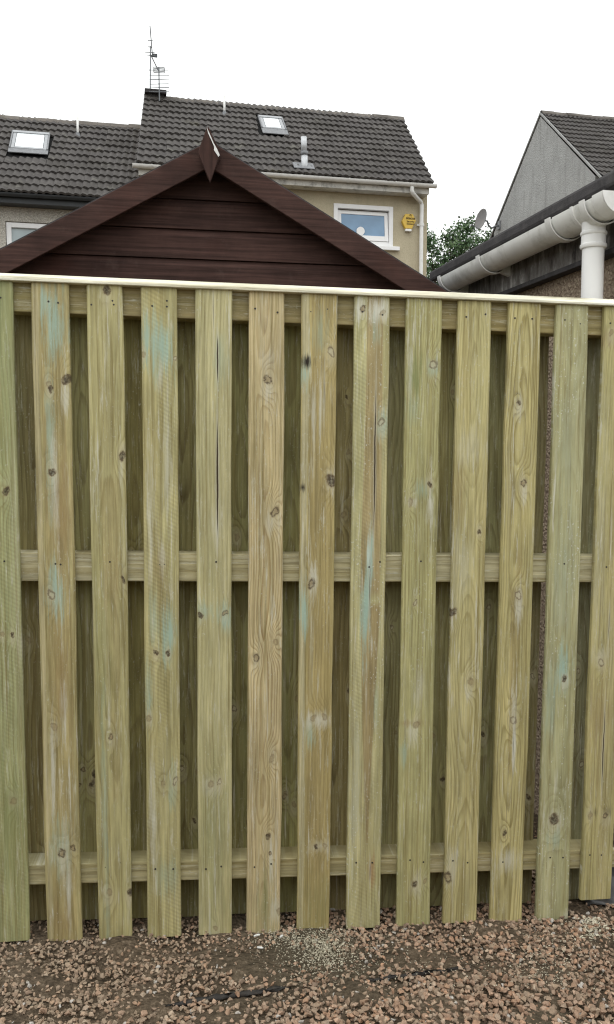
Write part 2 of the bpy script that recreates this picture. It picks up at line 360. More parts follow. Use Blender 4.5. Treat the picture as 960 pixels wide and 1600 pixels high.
xs = np.unique(np.concatenate([np.array([-900, -300, -100, -40, -20, -10, -5]), np.linspace(-2.2, 2.2, 90), np.array([4, 7, 12, 20, 40, 100, 300, 900])]))
ys = np.unique(np.concatenate([np.array([-900, -300, -100, -30, -10, -4, -1, 0.5]), np.linspace(1.0, 3.2, 60), np.array([4, 5, 6, 7]), np.linspace(8, 18, 11), np.array([22, 30, 60, 150, 400, 1200])]))
X, Y = np.meshgrid(xs, ys)
Z = ground_height(X, Y)
near = (np.abs(X) < 2.3) & (Y > 0.9) & (Y < 3.3)
Z = Z + near * (0.006 * np.sin(X * 23 + 1.3 * np.sin(Y * 17)) + 0.006 * np.sin(Y * 29 + X * 11) + rng.normal(0, 0.002, X.shape))
ni, nj = Y.shape
gv = np.stack([X, Y, Z], -1).reshape(-1, 3).tolist()
gf = [(i * nj + j, i * nj + j + 1, (i + 1) * nj + j + 1, (i + 1) * nj + j) for i in range(ni - 1) for j in range(nj - 1)]
me = bpy.data.meshes.new('ground'); me.from_pydata(gv, [], gf); me.materials.append(soil_mat())
ground = link('ground', me); tag(ground, kind='structure')

# unseen wall added behind the photographer to shade the lower fence boards
g = MB(); g.box(-6, 6, -1.1, -0.9, -0.35, 1.9)
gw = g.build('added_shade_wall', M['pink']); tag(gw, 'brown pebbledashed wall added out of view to shade the lower timber fence', 'wall')

# ------------------------------------------------------------------ houses
GAUGE, TW = 0.34, 0.30
def tile_mesh():
    n = 12; g = MB(); L = 0.42
    def h(t): return 0.015 * math.sin(4 * math.pi * t) + 0.004 * math.sin(8 * math.pi * t + 0.6)
    top = [((i / n - 0.5) * TW, 0.0, 0.066 + h(i / n)) for i in range(n + 1)]
    bot = [((i / n - 0.5) * TW, 0.0, 0.018 + h(i / n)) for i in range(n + 1)]
    up = [((i / n - 0.5) * TW, L, 0.018 + h(i / n)) for i in range(n + 1)]
    g.add(top + bot + up, [(i, i + 1, 2 * (n + 1) + i + 1, 2 * (n + 1) + i) for i in range(n)] + [(i, n + 1 + i, n + 2 + i, i + 1) for i in range(n)])
    me = bpy.data.meshes.new('roof_tile'); me.from_pydata(g.v, [], g.f); me.materials.append(M['tile'])
    me.polygons.foreach_set('use_smooth', [True] * len(me.polygons)); me.set_sharp_from_angle(angle=rad(50)); return me
TILE = tile_mesh()
def ridge_mesh():
    g = MB(); L = 0.45; pr = [(-0.15, -0.115), (-0.08, -0.03), (0, 0.012), (0.08, -0.03), (0.15, -0.115)]
    o = [(0, p[0], p[1]) for p in pr] + [(L, p[0], p[1]) for p in pr] + [(0, p[0], p[1] - 0.03) for p in pr] + [(L, p[0], p[1] - 0.03) for p in pr]
    n = 5
    g.add(o, [(i, i + 1, n + i + 1, n + i) for i in range(n - 1)] + [(i, 2 * n + i, 2 * n + i + 1, i + 1) for i in range(n - 1)] + [(n + i, n + i + 1, 3 * n + i + 1, 3 * n + i) for i in range(n - 1)] + [(0, n, 3 * n, 2 * n), (n - 1, 3 * n - 1, 4 * n - 1, 2 * n - 1)])
    return g.mesh('ridge_tile', M['ridge'])
RIDGE = ridge_mesh()
def tile_roof(roof, u0, u1, ve, ze, pitch, vr, holes=(), skew=0.0):
    """courses of single tiles up one slope; the deck is `roof`, tiles are its children. holes: (ua, ub, sa, sb) in slope coordinates"""
    S = (vr - ve) / math.cos(pitch); rows = int(S / GAUGE); cols = int(round((u1 - u0) / TW)); pw = (u1 - u0) / cols
    for r in range(rows):
        s = r * GAUGE
        for c in range(cols):
            uc = u0 + (c + 0.5) * pw
            uc += skew * s * math.cos(pitch)
            if any(a < uc < b and sa < s + 0.2 < sb for a, b, sa, sb in holes): continue
            o = link('roof_tile', TILE, roof)
            k = random.gauss(0, 0.007)
            s2 = s + random.gauss(0, 0.004)
            o.location = (uc + random.gauss(0, 0.002), ve + s2 * math.cos(pitch) - 0.0 * math.sin(pitch), ze + s2 * math.sin(pitch) + k * 0.5)
            o.rotation_euler = (pitch, 0, random.gauss(0, 0.011)); o.scale = (pw / TW * 1.004, 1, 1)
    return rows
def shell(house, u0, u1, depth, z0, ze, zr, hole=None, mat=None, skew=0.0):
    """gabled wall shell with one recessed opening in the front wall; v=0 is the front face"""
    g = MB(); vm = depth / 2
    us = [u0] + ([hole[0], hole[1]] if hole else []) + [u1]; zs = [z0] + ([hole[2], hole[3]] if hole else []) + [ze]
    for i in range(len(us) - 1):
        for j in range(len(zs) - 1):
            if hole and i == 1 and j == 1: continue
            g.add([(us[i], 0, zs[j]), (us[i + 1], 0, zs[j]), (us[i + 1], 0, zs[j + 1]), (us[i], 0, zs[j + 1])], [(0, 1, 2, 3)])
    if hole:
        a, b, c, d = hole; R = 0.16
        g.add([(a, 0, c), (a, R, c), (a, R, d), (a, 0, d)], [(0, 1, 2, 3)]); g.add([(b, 0, c), (b, 0, d), (b, R, d), (b, R, c)], [(0, 1, 2, 3)])
        g.add([(a, 0, d), (a, R, d), (b, R, d), (b, 0, d)], [(0, 1, 2, 3)]); g.add([(a, 0, c), (b, 0, c), (b, R, c), (a, R, c)], [(0, 1, 2, 3)])
        g.add([(a, R, c), (b, R, c), (b, R, d), (a, R, d)], [(0, 1, 2, 3)])
    for uu in (u0, u1): g.add([(uu + skew * p, p, q) for p, q in ((0, z0), (depth, z0), (depth, ze), (vm, zr), (0, ze))], [(0, 1, 2, 3, 4)])
    ks = skew * depth; g.add([(u0 + ks, depth, z0), (u1 + ks, depth, z0), (u1 + ks, depth, ze), (u0 + ks, depth, ze)], [(0, 1, 2, 3)])
    me = bpy.data.meshes.new('wall'); me.from_pydata(g.v, [], g.f); me.materials.append(mat)
    return link('wall', me, house)
def deck(house, u0, u1, ve, ze, vr, zr, name='roof', skew=0.0):
    g = MB(); t = 0.03
    for sgn in (0, 1):
        va = ve if sgn == 0 else 2 * vr - ve
        poly = [(va, ze), (vr, zr), (vr, zr - t), (va, ze - t)]
        g.prism(poly, lambda p, q: (q + skew * (p[0] - ve), p[0], p[1]), u0, u1)
    return g.build(name, M['deck'], house)
def back_slope(roof, u0, u1, ve, ze, vr, zr):
    """far roof slope, never in view: one tiled sheet"""
    g = MB(); vb = 2 * vr - ve
    g.prism([(vb, ze + 0.02), (vr, zr + 0.03), (vr, zr + 0.005), (vb, ze + 0.002)], lambda p, q: (q, p[0], p[1]), u0, u1)
    g.build('rear_slope', M['tile'], roof)
def half_gutter(g, path_u0, path_u1, vc, zc, r, n=10, th=0.006):
    """half-round gutter along u"""
    def arc(rr): return [(vc + rr * math.cos(math.pi + math.pi * i / n), zc + rr * math.sin(math.pi + math.pi * i / n)) for i in range(n + 1)]
    poly = arc(r) + arc(r - th)[::-1]
    g.prism(poly, lambda p, q: (q, p[0], p[1]), path_u0, path_u1)
def ridge_run(roof, u0, u1, vr, zr, sag=0.0):
    n = int((u1 - u0) / 0.44) + 1; st = (u1 - u0) / n
    for i in range(n):
        o = link('ridge_tile', RIDGE, roof); t = (i + 0.5) / n
        o.location = (u0 + i * st, vr + random.gauss(0, 0.004), zr + 0.075 - sag * 4 * t * (1 - t) + random.gauss(0, 0.006)); o.rotation_euler = (random.gauss(0, 0.02), random.gauss(0, 0.008), 0); o.scale.x = st / 0.45 * 1.02

PT = rad(40)
KZ = 19.6
O = at_depth(446, 282, KZ); O[2] = 0
def W(x, y, dv=0.0): return loc(hit(x, y, O + VA * dv, VA), O)
GV = -0.42
gl1 = W(560, 281, GV)[2]                       # gutter lip
def slope_fn(zl):
    n = -VA * math.sin(PT) + ZA * math.cos(PT); p0 = O + VA * (GV - 0.07) + ZA * (zl + 0.03)
    return lambda x, y: loc(hit(x, y, p0, n), O)
R1 = slope_fn(gl1)
VE = GV - 0.07; ZE1 = gl1 + 0.0
VR = R1(540, 177)[1]                           # ridge line
ZR1 = ZE1 + (VR - VE) * math.tan(PT)
UL1, UR1 = W(213, 262, GV)[0], W(678, 288, GV)[0] - 0.03
UWR = W(668, 310)[0]
DEP = 2 * VR
base_z = -0.4
h1 = empty('terraced_house', O, ANG, 'beige rendered terraced house with dark tiled roof, blue window and yellow alarm box', 'house', 'terraced houses behind the shed')
wf = [W(521.6, 319), W(614.4, 322), W(614, 386)]
hole1 = (wf[0][0] + 0.05, wf[1][0] - 0.05, wf[2][2] + 0.03, (wf[0][2] + wf[1][2]) / 2 - 0.05)
shell(h1, UL1 + 0.06, UWR, DEP, base_z, gl1 + 0.16, ZR1 - 0.12, hole1, M['beige'], 0.09)
SK = 0.09                                       # the verges run slightly askew to the eaves
r1 = deck(h1, UL1, UR1, VE + 0.02, ZE1 - 0.005, VR, ZR1 - 0.005, skew=SK)
vx = [R1(*q) for q in ((404, 181), (442, 182), (446, 202), (402, 200), (400, 207))]
s_of = lambda p: (p[1] - VE) / math.cos(PT)
hole_v1 = (vx[3][0] - 0.02, vx[2][0] + 0.02, s_of(vx[4]) - 0.16, s_of(vx[0]) - 0.05)
tile_roof(r1, UL1 + 0.02, UR1, VE, ZE1, PT, VR + 0.05, [hole_v1], SK)
KS = SK * (VR - VE)
back_slope(r1, UL1 + KS, UR1 + KS, VE, ZE1, VR, ZR1); ridge_run(r1, UL1 + KS + 0.02, UR1 + KS, VR, ZR1, 0.05)
# gutter, fascia, downpipe
def house_gutter(house, u0, u1, lip, mat, r=0.065):
    g = MB(); half_gutter(g, u0, u1, GV - 0.01, lip, r); autosmooth(g.build('gutter', mat, house))
    gt = house.children[-1]
    k = MB()
    for uu in np.arange(u0 + 0.4, u1, 1.1): half_gutter(k, uu, uu + 0.03, GV - 0.01, lip + 0.004, r + 0.006)
    k.build('gutter_bracket', mat, gt)
    return gt
house_gutter(h1, UL1 - 0.08, UR1 + 0.09, gl1, M['white_plastic'], 0.075)
g = MB(); g.box(UL1 + 0.05, UR1 - 0.05, GV + 0.075, GV + 0.10, gl1 - 0.19, gl1 + 0.07); g.build('fascia', M['white_fascia'], h1)
g = MB(); g.box(UL1 + 0.05, UR1 - 0.05, GV + 0.102, -0.003, gl1 - 0.18, gl1 - 0.15); g.build('soffit', M['white_fascia'], h1)
p = [W(644, 292, GV)[0], W(659, 320, -0.08)[0], W(659, 320, -0.08)[2]]
g = MB(); g.tube([(p[0], GV, gl1 - 0.05), (p[0], GV, gl1 - 0.16), (p[0] + 0.03, GV + 0.02, gl1 - 0.21), (p[1] - 0.03, -0.10, p[2] + 0.06), (p[1], -0.085, p[2]), (p[1], -0.085, base_z)], 0.048, 12)
dp = autosmooth(g.build('downpipe', M['white_plastic'], h1), 60)
g = MB(); zc = W(657, 351, -0.08)[2]
for q in (zc, zc - 1.6): g.tube([(p[1], -0.085, q - 0.035), (p[1], -0.085, q + 0.035)], 0.058, 12); g.box(p[1] - 0.09, p[1] + 0.09, -0.04, -0.004, q - 0.02, q + 0.02)
g.build('pipe_clip', M['white_plastic'], dp)
# window with outer frame, tilted sash, blue pane, round vent, sill
def frame_mb(u0, u1, z0, z1, t, v0, v1, tb=None):
    g = MB(); tb = tb or t
    g.box(u0, u0 + t, v0, v1, z0, z1); g.box(u1 - t, u1, v0, v1, z0, z1)
    g.box(u0 + t, u1 - t, v0 + 0.002, v1, z1 - t, z1); g.box(u0 + t, u1 - t, v0 + 0.002, v1, z0, z0 + tb); return g
fu0, fu1, fz0, fz1 = wf[0][0], wf[1][0], wf[2][2], (wf[0][2] + wf[1][2]) / 2
win = frame_mb(fu0, fu1, fz0, fz1, 0.10, -0.02, 0.10).build('window', M['upvc'], h1); bevel(win, 0.006)
sash = MB()
a0, a1, b0, b1z = fu0 + 0.11, fu1 - 0.11, fz0 + 0.11, fz1 - 0.12
sh = b1z - b0
s_ = frame_mb(a0, a1, -sh, 0, 0.085, 0, 0.055, 0.12).build('sash', M['upvc'], win); s_.location = (0, 0.065, b1z); s_.rotation_euler = (rad(-7), 0, 0); bevel(s_, 0.005)
g = MB(); g.box(a0 + 0.08, a1 - 0.08, 0.066 + 0.02, 0.066 + 0.028, b0 + 0.06, b1z - 0.08); gp = g.build('pane', M['blue_glass'], win)
gp.data.transform(Matrix.Translation((0, -0.066, -b1z))); gp.location = (0, 0.066, b1z); gp.rotation_euler = (rad(-7), 0, 0)
vc = W(562.7, 362, 0.05); g = MB(); g.tube([(vc[0], 0.02, vc[2]), (vc[0], -0.012, vc[2])], 0.098, 24); vnt = g.build('window_vent', M['upvc'], win); vnt.data.transform(Matrix.Translation((0, 0.0, 0)))
sl = W(623, 390); g = MB(); g.box(fu0 - 0.12, sl[0], -0.10, 0.02, fz0 - 0.095, fz0 - 0.004); bevel(g.build('sill', M['upvc'], h1), 0.008)
# roof windows
def roof_window(house, q, fl, pitch, base, glassm, inset=0.06):
    """q: four corner points (u, v, z) top-left, top-right, bottom-right, bottom-left"""
    u0 = (q[0][0] + q[3][0]) / 2 + inset; u1 = (q[1][0] + q[2][0]) / 2 - inset
    s0 = (s_of(q[2]) + s_of(q[3])) / 2; s1 = (s_of(q[0]) + s_of(q[1])) / 2 - 0.20; s0 -= 0.12; sf = s_of(fl) - 0.10
    e = frame_mb(u0, u1, s0, s1, 0.075, 0.0, 0.09)
    e.v = [(x, z, y) for x, y, z in e.v]; rw = e.build('roof_window', M['cladding'], house)
    rw.location = (0, VE, base); rw.rotation_euler = (pitch, 0, 0); bevel(rw, 0.008)
    def sub(name, mb, mat): o = mb.build(name, mat, rw); return o
    sub('pane', MB().box(u0 + 0.085, u1 - 0.085, s0 + 0.085, s1 - 0.085, 0.07, 0.085), glassm)
    sub('apron_flashing', MB().box(u0 - 0.04, u1 + 0.04, sf, s0 - 0.002, 0.062, 0.080), M['lead'])
    sub('hood', MB().box(u0 - 0.01, u1 + 0.01, s1 - 0.09, s1 + 0.02, 0.092, 0.103), M['cladding'])
    for e0, e1 in ((u0 - 0.035, u0 - 0.003), (u1 + 0.003, u1 + 0.035)): sub('side_flashing', MB().box(e0, e1, s0, s1 + 0.03, 0.05, 0.10), M['lead'])
    return rw
roof_window(h1, vx[:4], vx[4], PT, ZE1, M['sky_glass'])
# flue with lead skirt
f0 = R1(476, 262); s0 = s_of(f0)
g = MB(); fz = f0[2] - 0.05
g.tube([(f0[0], f0[1], fz - 0.1), (f0[0], f0[1], fz + 0.32)], 0.072, 14); fl_ = g.build('flue', M['zinc'], r1, True)
g = MB(); g.tube([(f0[0], f0[1], fz + 0.322), (f0[0], f0[1], fz + 0.40)], 0.082, 14); g.build('collar', M['lead'], r1, True)
ft = R1(475, 226)
g = MB(); g.tube([(f0[0] - 0.01, f0[1], fz + 0.402), (f0[0] - 0.015, f0[1], fz + 0.72)], 0.066, 14); g.build('flue_top', M['zinc'], r1, True)
g = MB(); su = [R1(459, 263)[0], R1(491, 264)[0]]
sk = MB().box(su[0], su[1], s0 - 0.12, s0 + 0.18, 0.05, 0.072).build('flue_skirt', M['lead'], r1); sk.location = (0, VE, ZE1); sk.rotation_euler = (PT, 0, 0); bevel(sk, 0.01)
def soil_vent(house, pt, h):
    g = MB(); g.tube([(pt[0], pt[1], pt[2] - 0.1), (pt[0], pt[1], pt[2] + h)], 0.028, 10); o = g.build('vent_pipe', M['white_plastic'], house, True)
    g = MB(); g.tube([(pt[0], pt[1], pt[2] - 0.08), (pt[0], pt[1], pt[2] + 0.07)], 0.09, 12, r_end=0.035); g.build('pipe_collar', M['lead'], o)
soil_vent(h1, R1(351, 178), 0.42)

# chimney on the ridge
cz = at_depth(240, 150, KZ + 3.4)
cp = lambda x, y: W(x, y, VR - 0.15)
c0, c1 = cp(231, 156), cp(258, 158); ct = (cp(226, 139)[2] + cp(255, 142)[2]) / 2
vcx = (c0[1] + c1[1]) / 2
ch = MB().box(c0[0], c1[0] - 0.02, VR - 0.15, VR + 0.45, ZR1 - 0.7, ct - 0.09).build('chimney', M['grey'], h1)
MB().box(c0[0] - 0.07, c1[0] + 0.04, VR - 0.22, VR + 0.52, ct - 0.088, ct).build('chimney_cap', M['felt'], ch)
def mat_dark_stack(): return plain('sooty_render', (0.045, 0.042, 0.04), 0.95, 0.1, 0.35, 8, dirt=(0.12, 0.12, 0.1))
ch.data.materials[0] = mat_dark_stack()
# aerials
def W3(x, y): return W(x, y, VR - 0.27)
def yagi(name, foot, top, boom_a, boom_b, elems, label, reflector=None, foot_v=None, group=None):
    P = [W3(*q) for q in (foot, top)]
    vv = VR - 0.27
    B = np.array([P[0][0], vv, P[0][2]])
    pw = O + UA * B[0] + VA * B[1]; t = empty(name, (pw[0], pw[1], P[0][2]), ANG, label, 'aerial', 'television aerials at the chimney')
    def L(x, y, dv=0.0): q = W3(x, y); return (q[0] - B[0], dv, q[2] - B[2])
    MB().tube([L(*foot), L(*top)], 0.016, 8).build('mast', M['alu'], t)
    MB().tube([L(*boom_a, -0.12), L(*boom_b, 0.12)], 0.014, 6).build('boom', M['alu'], t)
    for (xa, xb, y, yb) in elems: MB().tube([L(xa, y), L(xb, yb)], 0.010, 5).build('element', M['alu'], t)
    for (xa, xb, ya, yb) in (reflector or []):
        g = MB()
        for k in range(5):
            yy = ya + (yb - ya) * k / 4; g.tube([L(xa, yy, 0.06), L(xb, yy + 1, 0.06)], 0.010, 5)
        g.tube([L(xa, ya, 0.06), L(xa, yb, 0.06)], 0.008, 5); g.tube([L(xb, ya + 1, 0.06), L(xb, yb + 1, 0.06)], 0.008, 5)
        g.build('reflector', M['alu'], t)
    return t
yagi('television_aerial', (235, 139), (235.3, 72), (234.4, 44), (239, 86), [(231, 239, 63.5, 63.5), (231.5, 238, 73, 74), (227, 242, 81.5, 82), (230, 243, 86, 87)],
     'tall television aerial rising from the chimney, its boom pointing steeply up', [(238, 246, 82, 87)])
yagi('television_aerial', (249.5, 158), (248.5, 106), (235, 88), (250, 111), [(233, 263, 109.5, 109.5), (234, 265, 117.5, 117.5), (234, 265, 124.5, 123.5), (236, 264, 131.5, 131), (236, 265, 136, 137), (233, 265, 143, 143.5)],
     'lower ladder-like television aerial with long cross rods, strapped to the chimney front', [(240.5, 257.5, 103, 111.5)])

# alarm box
A = [W(*q, -0.09) for q in ((628.5, 345.5), (650.3, 345), (645.5, 334.3), (634, 334), (633.7, 357), (644, 357.5))]
ac = W(639.5, 346, -0.0); aw = O + UA * ac[0] - VA * 0.002
al = empty('alarm_box', (aw[0], aw[1], ac[2]), ANG, 'yellow six-sided burglar alarm box beside the blue upstairs window', 'alarm box')
hexp = [(A[0][0] - ac[0], A[0][2] - ac[2]), (A[3][0] - ac[0], A[3][2] - ac[2]), (A[2][0] - ac[0], A[2][2] - ac[2]), (A[1][0] - ac[0], A[1][2] - ac[2]), (A[5][0] - ac[0], A[5][2] - ac[2]), (A[4][0] - ac[0], A[4][2] - ac[2])]
M['alarm'] = plain('alarm_yellow', (0.66, 0.44, 0.06), 0.35, 0.5, 0.06, 8)
M['ink'] = plain('black_print', (0.03, 0.02, 0.01), 0.6, 0.2)
cv = bevel(MB().prism(hexp, lambda p, q: (p[0], q, p[1]), -0.09, 0.0).build('cover', M['alarm'], al), 0.012, 3)
zb = min(q[1] for q in hexp); xb = (hexp[4][0] + hexp[5][0]) / 2
bevel(MB().box(xb - 0.075, xb + 0.075, -0.085, -0.002, zb - 0.055, zb - 0.001).build('strobe_lens', M['upvc'], al), 0.008)
def text(s, size, x, z, parent, mat, bold=0.0):
    cu = bpy.data.curves.new('lettering', 'FONT'); cu.body = s; cu.size = size; cu.align_x = 'CENTER'; cu.offset = bold; cu.extrude = 0.0008
    to = bpy.data.objects.new('lettering', cu); col.objects.link(to)
    dg = bpy.context.evaluated_depsgraph_get(); mm_ = bpy.data.meshes.new_from_object(to.evaluated_get(dg)); bpy.data.objects.remove(to)
    mm_.materials.clear(); mm_.materials.append(mat); o = link('lettering', mm_, parent); o.rotation_euler = (rad(90), 0, 0); o.location = (x, -0.0925, z); return o
text('abacus', 0.085, 0.005, 0.025, al, M['ink'], 0.002); text('Security', 0.060, 0.005, -0.045, al, M['ink'], 0.001); text('Systems', 0.060, 0.005, -0.098, al, M['ink'], 0.001)
g = MB(); g.tube([(-0.022, -0.092, 0.10), (-0.022, -0.092, 0.125), (0, -0.092, 0.14), (0.022, -0.092, 0.125), (0.022, -0.092, 0.095), (0.0, -0.092, 0.115)], 0.006, 5); g.build('emblem', M['ink'], al)

# lower neighbour on the left
gl2 = (W(0, 303, GV)[2] + W(150, 313, GV)[2]) / 2 + 0.03
R2 = slope_fn(gl2); ZE2 = gl2; ZR2 = ZE2 + (VR - VE) * math.tan(PT)
h2 = empty('terraced_house', O + UA * -5.5, ANG, 'lower grey roughcast terraced house at the left with black gutter', 'house', 'terraced houses behind the shed')
off2 = -5.5
U0, U1 = W(0, 300, GV)[0] - 1.9, UL1 + 0.04
def sh(p): return (p[0] - off2, p[1], p[2])
wn = W(14, 347); wn2 = W(96, 347)
hole2 = (wn[0] - off2 - 0.07, wn[0] - off2 + 1.55, wn[2] - 1.75, wn[2] + 0.02)
shell(h2, U0 - off2, U1 - off2 - 0.0, DEP, base_z, gl2 + 0.14, ZR2 - 0.12, hole2, M['grey'], 0.09)
r2 = deck(h2, U0 - off2, U1 - off2, VE + 0.02, ZE2 - 0.005, VR, ZR2 - 0.005, skew=SK)
v2 = [sh(R2(*q)) for q in ((24, 205), (80, 206), (74, 234), (14, 231), (40, 239))]
tile_roof(r2, U0 - off2, U1 - off2, VE, ZE2, PT, VR + 0.05, [(v2[3][0] - 0.02, v2[2][0] + 0.02, s_of(v2[4]) - 0.16, s_of(v2[0]) - 0.05)], SK)
back_slope(r2, U0 - off2 + KS, U1 - off2 + KS, VE, ZE2, VR, ZR2); ridge_run(r2, U0 - off2 + KS, U1 - off2 + KS, VR, ZR2, 0.02)
house_gutter(h2, U0 - off2, U1 - off2 - 0.02, gl2, M['black_plastic'])
g = MB(); g.box(U0 - off2, U1 - off2 - 0.03, GV + 0.075, GV + 0.10, gl2 - 0.17, gl2 + 0.06); g.build('fascia', M['black_plastic'], h2)
g = MB(); g.box(U0 - off2, U1 - off2 - 0.03, GV + 0.102, -0.003, gl2 - 0.165, gl2 - 0.14); g.build('soffit', M['black_plastic'], h2)
roof_window(h2, v2[:4], v2[4], PT, ZE2, M['sky_glass'], 0.02)
soil_vent(h2, sh(R2(122, 212)), 0.42)
a, b, c, d = hole2
w2 = frame_mb(a + 0.01, b - 0.01, c + 0.01, d - 0.01, 0.105, 0.03, 0.13).build('window', M['upvc'], h2); bevel(w2, 0.006)
mu = W(63, 350)[0] - off2
MB().box(mu - 0.075, mu + 0.075, 0.033, 0.128, c + 0.117, d - 0.117).build('mullion', M['upvc'], w2)
MB().box(a + 0.112, mu - 0.072, 0.10, 0.108, c + 0.11, d - 0.11).build('pane', M['pale_glass'], w2)
MB().box(mu + 0.072, b - 0.112, 0.10, 0.108, c + 0.11, d - 0.11).build('pane', M['pale_glass'], w2)

# gabled house on the right
E = at_depth(935, 272, 23.8)
E0 = E.copy(); E0[2] = 0
h3 = empty('gabled_house', E0, ANG, 'grey harled house at the right with tiled roof, gable end facing the terrace', 'house')
G3 = lambda x, y: (lambda P: ((P - E) @ VA, P[2]))(hit(x, y, E, UA))
ap = G3(845, 177); P3 = math.atan2(ap[1] - E[2], ap[0])
ze3 = E[2]; vr3, zr3 = ap
g = MB(); L3 = 7.5
for uu in (0.0, L3): g.add([(uu, 0.15, base_z), (uu, 2 * vr3 - 0.15, base_z), (uu, 2 * vr3 - 0.15, ze3), (uu, vr3, zr3 - 0.10), (uu, 0.15, ze3)], [(0, 1, 2, 3, 4)])
for vv in (0.15, 2 * vr3 - 0.15): g.add([(0, vv, base_z), (L3, vv, base_z), (L3, vv, ze3), (0, vv, ze3)], [(0, 1, 2, 3)])
me = bpy.data.meshes.new('wall'); me.from_pydata(g.v, [], g.f); me.materials.append(M['grey2']); link('wall', me, h3)
r3 = deck(h3, 0.05, L3, -0.16, ze3 - 0.16 * math.tan(P3) - 0.01, vr3, zr3 - 0.01)
def tile_roof3():
    ve, ze = -0.18, ze3 - 0.18 * math.tan(P3)
    tile_roof(r3, 0.02, 4.5, ve, ze, P3, vr3 + 0.04)
    g = MB(); g.prism([(ve, ze + 0.01), (vr3, zr3 + 0.01), (vr3, zr3 - 0.002), (ve, ze - 0.002)], lambda p, q: (q, p[0], p[1]), 4.5, L3); g.build('front_slope', M['tile'], r3)
    back_slope(r3, 0.0, L3, -0.18, ze, vr3, zr3)
    ridge_run(r3, 0.0, 5.2, vr3, zr3, 0.0)
tile_roof3()
# verge boards along both gable edges
for nm, (va, za, vb, zb_) in (('verge', (-0.18, ze3 - 0.18 * math.tan(P3), vr3, zr3)), ('verge', (2 * vr3 + 0.18, ze3 - 0.18 * math.tan(P3), vr3, zr3))):
    g = MB(); g.prism([(va, za + 0.03), (vb, zb_ + 0.03), (vb, zb_ - 0.035), (va, za - 0.035)], lambda p, q: (q, p[0], p[1]), -0.03, 0.018); g.build(nm, M['grey2'], h3)
g = MB(); half_gutter(g, 0.0, 4.5, -0.25, ze3 - 0.2, 0.07); g.build('gutter', M['white_plastic'], h3)

# satellite dish on the rear corner of the gable
dpt = hit(754, 343, E - UA * 0.62, UA); dl = empty('satellite_dish', dpt, 0, 'grey satellite dish on a bracket at the rear edge of the grey gable', 'satellite dish')
DR = 0.36
def dish():
    g = MB(); n, m = 28, 5
    for side, o_ in ((0, 0.0), (1, -0.012)):
        base = len(g.v)
        g.v.append((0, o_, 0))
        for j in range(1, m + 1):
            r = DR * j / m
            for i in range(n): a = 2 * math.pi * i / n; g.v.append((r * 0.92 * math.cos(a), o_ + 0.20 * (r / DR) ** 2 * 0.35, r * math.sin(a)))
        for i in range(n): g.f.append((base, base + 1 + i, base + 1 + (i + 1) % n))
        for j in range(m - 1):
            for i in range(n): q = base + 1 + j * n; g.f.append((q + i, q + (i + 1) % n, q + n + (i + 1) % n, q + n + i))
    o = g.build('reflector', plain('dish_grey', (0.17, 0.165, 0.165), 0.6, 0.3, 0.1, 6, dirt=(0.25, 0.2, 0.17)), dl, True)
    return o
dsh = dish(); dsh.rotation_euler = (rad(18), 0, rad(48)); dsh.rotation_euler = (rad(10), rad(0), rad(106))
tip = np.array(hit(781, 352, E, UA)) - dpt
MB().tube([(0.03, 0.0, -0.02), (0.18, 0.0, -0.05), (0.24, 0.03, -0.2), (0.36, 0.08, -0.26), tuple(tip * 0.97)], 0.034, 8).build('arm', M['grey_metal'], dl, True)
MB().tube([(-0.0, 0.0, -0.37), (-0.36, -0.08, -0.24)], 0.014, 6).build('feed_arm', M['grey_metal'], dl)
MB().tube([(-0.34, -0.075, -0.25), (-0.42, -0.09, -0.21)], 0.035, 8).build('receiver', M['grey_metal'], dl)
MB().box(tip[0] - 0.04, tip[0] - 0.002, tip[1] - 0.1, tip[1] + 0.1, tip[2] - 0.14, tip[2] + 0.14).build('wall_plate', M['grey_metal'], dl)

# ------------------------------------------------------------------ outbuilding on the right with its gutter
Pp = at_depth(927, 400, 2.75); Pg = Pp.copy(); Pg[2] = 0
ob = empty('outbuilding', Pg, ANG, 'pebbledashed outbuilding with white half-round gutter and downpipe behind the fence', 'outbuilding')
H = lambda x, y, du=0.0: (lambda P: ((P - Pg) @ VA, P[2]))(hit(x, y, Pp + UA * du, UA))
LIP, GR = 2.176, 0.060
V0, V1 = -0.14, 1.20
MB().box(0.105, 2.6, V0 + 0.03, 1.36, -0.3, 2.215).build('wall', M['pink'], ob)
MB().box(0.072, 0.103, V0 + 0.02, 1.38, 2.047, 2.205).build('fascia', M['fascia'], ob)
MB().box(0.060, 0.104, V0 + 0.02, 1.38, 2.030, 2.0465).build('fascia_trim', M['felt'], ob)
rf = MB().prism([(-0.03, 2.196), (2.75, 2.52), (2.75, 2.57), (-0.03, 2.246)], lambda p, q: (p[0], q, p[1]), V0 - 0.02, 1.42).build('roof', M['felt'], ob); bevel(rf, 0.012, 2)
def vgutter(name, v0, v1, r, mat, lip=LIP, th=0.004, n=20, parent=None):
    def arc(rr): return [(rr * math.cos(math.pi + math.pi * i / n), lip + rr * math.sin(math.pi + math.pi * i / n)) for i in range(n + 1)]
    poly = arc(r) + arc(r - th)[::-1]
    g = MB(); g.prism(poly, lambda p, q: (p[0], q, p[1]), v0, v1)
    o = g.build(name, mat, parent); autosmooth(o, 35); return o
gt = vgutter('gutter', V0 + 0.02, V1, GR, M['gutter_plastic'], parent=ob)
vgutter('running_outlet', -0.035, 0.155, GR + 0.005, M['gutter_plastic'], LIP + 0.001, parent=ob)
